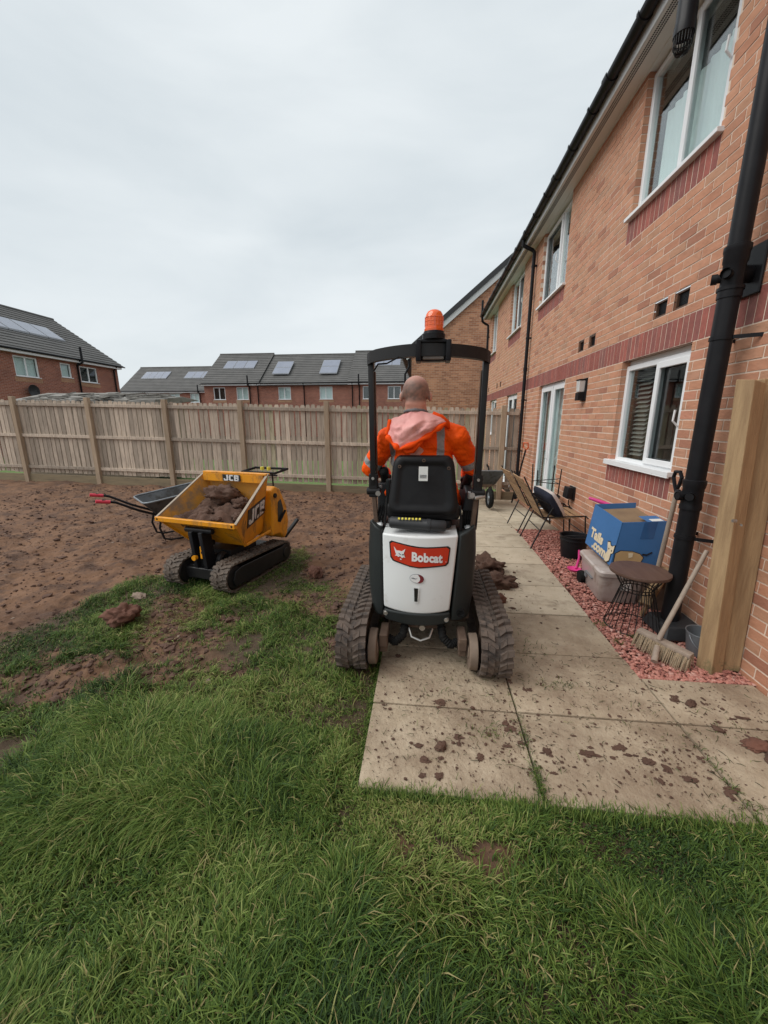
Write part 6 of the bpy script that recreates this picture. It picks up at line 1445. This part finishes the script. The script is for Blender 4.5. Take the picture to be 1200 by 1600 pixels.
o=N.new('ShaderNodeOutputMaterial'); at=N.new('ShaderNodeAttribute'); at.attribute_name='tint'; cr=N.new('ShaderNodeValToRGB')
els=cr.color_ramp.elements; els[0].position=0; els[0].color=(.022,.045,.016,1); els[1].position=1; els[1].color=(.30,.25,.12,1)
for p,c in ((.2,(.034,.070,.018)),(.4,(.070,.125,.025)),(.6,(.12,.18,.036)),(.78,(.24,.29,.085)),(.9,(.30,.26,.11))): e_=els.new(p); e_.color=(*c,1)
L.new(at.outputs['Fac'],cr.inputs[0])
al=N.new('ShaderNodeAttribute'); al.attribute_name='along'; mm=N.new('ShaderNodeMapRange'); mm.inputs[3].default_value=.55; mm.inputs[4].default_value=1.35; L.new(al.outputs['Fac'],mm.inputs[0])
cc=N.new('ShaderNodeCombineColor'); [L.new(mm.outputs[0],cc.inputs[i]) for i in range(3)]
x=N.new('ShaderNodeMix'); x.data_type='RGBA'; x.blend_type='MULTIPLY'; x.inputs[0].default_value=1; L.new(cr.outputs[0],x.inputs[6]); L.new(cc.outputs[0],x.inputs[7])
pb=N.new('ShaderNodeBsdfPrincipled'); pb.inputs['Roughness'].default_value=.5; pb.inputs['Specular IOR Level'].default_value=.16; L.new(x.outputs[2],pb.inputs['Base Color'])
tl=N.new('ShaderNodeBsdfTranslucent'); L.new(x.outputs[2],tl.inputs[0]); ms=N.new('ShaderNodeMixShader'); ms.inputs[0].default_value=.28; L.new(pb.outputs[0],ms.inputs[1]); L.new(tl.outputs[0],ms.inputs[2]); L.new(ms.outputs[0],o.inputs[0])
def project_np(x,y,z=0.):
    dx=np.stack([x,y,np.full_like(x,z-1.6)],-1); zc=dx@np.array(fwv[:]); return 600+F*(dx@np.array(rtv[:]))/zc, 800-F*(dx@np.array(upv[:]))/zc, zc
def scatter(ntuft,per,x0,x1,y0,y1,lscale,seed,wmul=1,keep=None):
    tx=rng.uniform(x0,x1,ntuft); ty=rng.uniform(y0,y1,ntuft)
    px,py,zc=project_np(tx,ty); ok=(zc>.1)&(px>-160)&(px<1360)&(py<1760)
    if keep is not None: ok&=keep(tx,ty)
    onp=(tx>PX0+.01)&(ty>1.36)
    ok&=~onp
    sm=soilmask(tx,ty); dens=1-sstep(.22,.85,sm); bare=sstep(.56,.74,fbm(tx*2.1,ty*2.1,44)); dens=dens*(1-np.where(ty<1.75,.35,.8)*bare)*np.where(ty>1.75,.78,1.0); dens=np.maximum(dens,.16*(sm<.9))
    ok&=rng.random(ntuft)<dens
    tx,ty,dens=tx[ok],ty[ok],dens[ok]; n=len(tx)
    flow=fbm(tx*.9,ty*.9,11,3)*14+fbm(tx*3.1,ty*3.1,12,2)*5
    hgt=.42+.98*sstep(.3,.75,fbm(tx*2.3,ty*2.3,17,3))
    lush=fbm(tx*1.5,ty*1.5,19,4); hgt=hgt*np.where((tx>-.35)&(ty>1.1),.45,1.0)*np.where(ty>1.7,.78,1.0)
    bx=np.repeat(tx,per)+rng.normal(0,.012,n*per); by=np.repeat(ty,per)+rng.normal(0,.012,n*per)
    ang=np.repeat(flow+rng.normal(0,.45,n),per)+rng.normal(0,.95,n*per)
    ln=np.repeat(lscale*hgt*(.55+.45*dens),per)*rng.uniform(.45,1.25,n*per)
    lean=np.clip(rng.normal(.74,.2,n*per),.1,.98)
    wd=rng.uniform(.0018,.0046,n*per)*wmul
    cv=np.clip(np.repeat(np.maximum(.24,.16+1.1*(lush-.2))+rng.normal(0,.06,n),per)+rng.normal(0,.15,n*per),0,.86)
    dry=rng.random(n*per)<(.035+.10*np.repeat(1-dens,per)); cv=np.where(dry,rng.uniform(.86,1,n*per),cv)
    onp=(bx>PX0)&(by>1.385); q=~onp
    return [a[q] for a in (bx,by,ang,ln,wd,lean,cv)]
A1=scatter(34000,7,-1.9,2.5,.1,1.7,.135,1,1.15)
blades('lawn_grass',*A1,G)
A2=scatter(27000,7,-4.2,-.27,1.5,5.0,.125,2,1.2,keep=lambda x,y:(y>1.7)|(x<-1.9))
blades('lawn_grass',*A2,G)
# edge tufts spilling over the slabs, in the joints and on the gravel
ex=np.concatenate([rng.uniform(-.30,2.05,4200),rng.normal(-.278,.018,2200)]); ey=np.concatenate([np.full(4200,1.375)+rng.normal(0,.02,4200),rng.uniform(1.42,2.5,2200)])
n=len(ex); an=np.where(np.arange(n)<4200,np.pi/2,0)+rng.normal(0,.8,n)
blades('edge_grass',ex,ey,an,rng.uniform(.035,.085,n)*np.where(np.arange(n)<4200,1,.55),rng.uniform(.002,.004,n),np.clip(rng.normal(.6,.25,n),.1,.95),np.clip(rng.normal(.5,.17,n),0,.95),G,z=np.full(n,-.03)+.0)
wx=[];wy=[]
for cx,cy,sx_,sy_,k in ((.55,1.50,.012,.06,160),(.55,1.75,.01,.12,70),(.38,1.78,.05,.03,40),(1.40,1.62,.012,.12,60),(1.42,1.45,.08,.02,60),(.85,2.2,.08,.03,70),(1.43,3.0,.03,.03,60),(1.42,4.0,.02,.2,40),(1.45,2.75,.02,.03,30),(1.62,2.83,.06,.02,60),(1.71,4.5,.02,.02,18),(.80,2.6,.07,.1,40),(1.5,1.9,.3,.2,60),(.2,1.9,.3,.2,60),(.31,2.38,.02,.02,1)):
    wx+=list(rng.normal(cx,sx_,k)); wy+=list(rng.normal(cy,sy_,k))
wx=np.array(wx);wy=np.array(wy);n=len(wx)
blades('weed_tufts',wx,wy,rng.uniform(0,6.28,n),rng.uniform(.02,.05,n),rng.uniform(.002,.0035,n),np.clip(rng.normal(.9,.1,n),.4,.98),np.clip(rng.normal(.40,.16,n),0,.95),G,z=np.full(n,.0))

# grass clippings and roots trodden onto the paving
n=620; cx_=rng.uniform(-.25,2.0,n); cy_=np.where(rng.random(n)<.8,rng.uniform(1.45,2.6,n),rng.uniform(2.6,5,n)); k=(cx_<1.38)|(cy_<2.3); cx_,cy_=cx_[k],cy_[k]; n=len(cx_)
m_=MB()
for i in range(n):
    a=random.random()*6.28; l=random.uniform(.008,.05); x,y=cx_[i],cy_[i]; z=.004; b=random.uniform(-.8,.8)
    p=[Vector((x,y,z)),Vector((x+l*.5*math.cos(a),y+l*.5*math.sin(a),z+random.uniform(0,.006))),Vector((x+l*.5*math.cos(a)+l*.5*math.cos(a+b),y+l*.5*math.sin(a)+l*.5*math.sin(a+b),z+.001))]
    m_.tube(p,[.0011,.0014,.0006],3); m_.a+=[random.choice([.1,.3,.5,.9,0,0])]*9
m_.build('grass_clippings',G,kind='stuff',recalc=False)
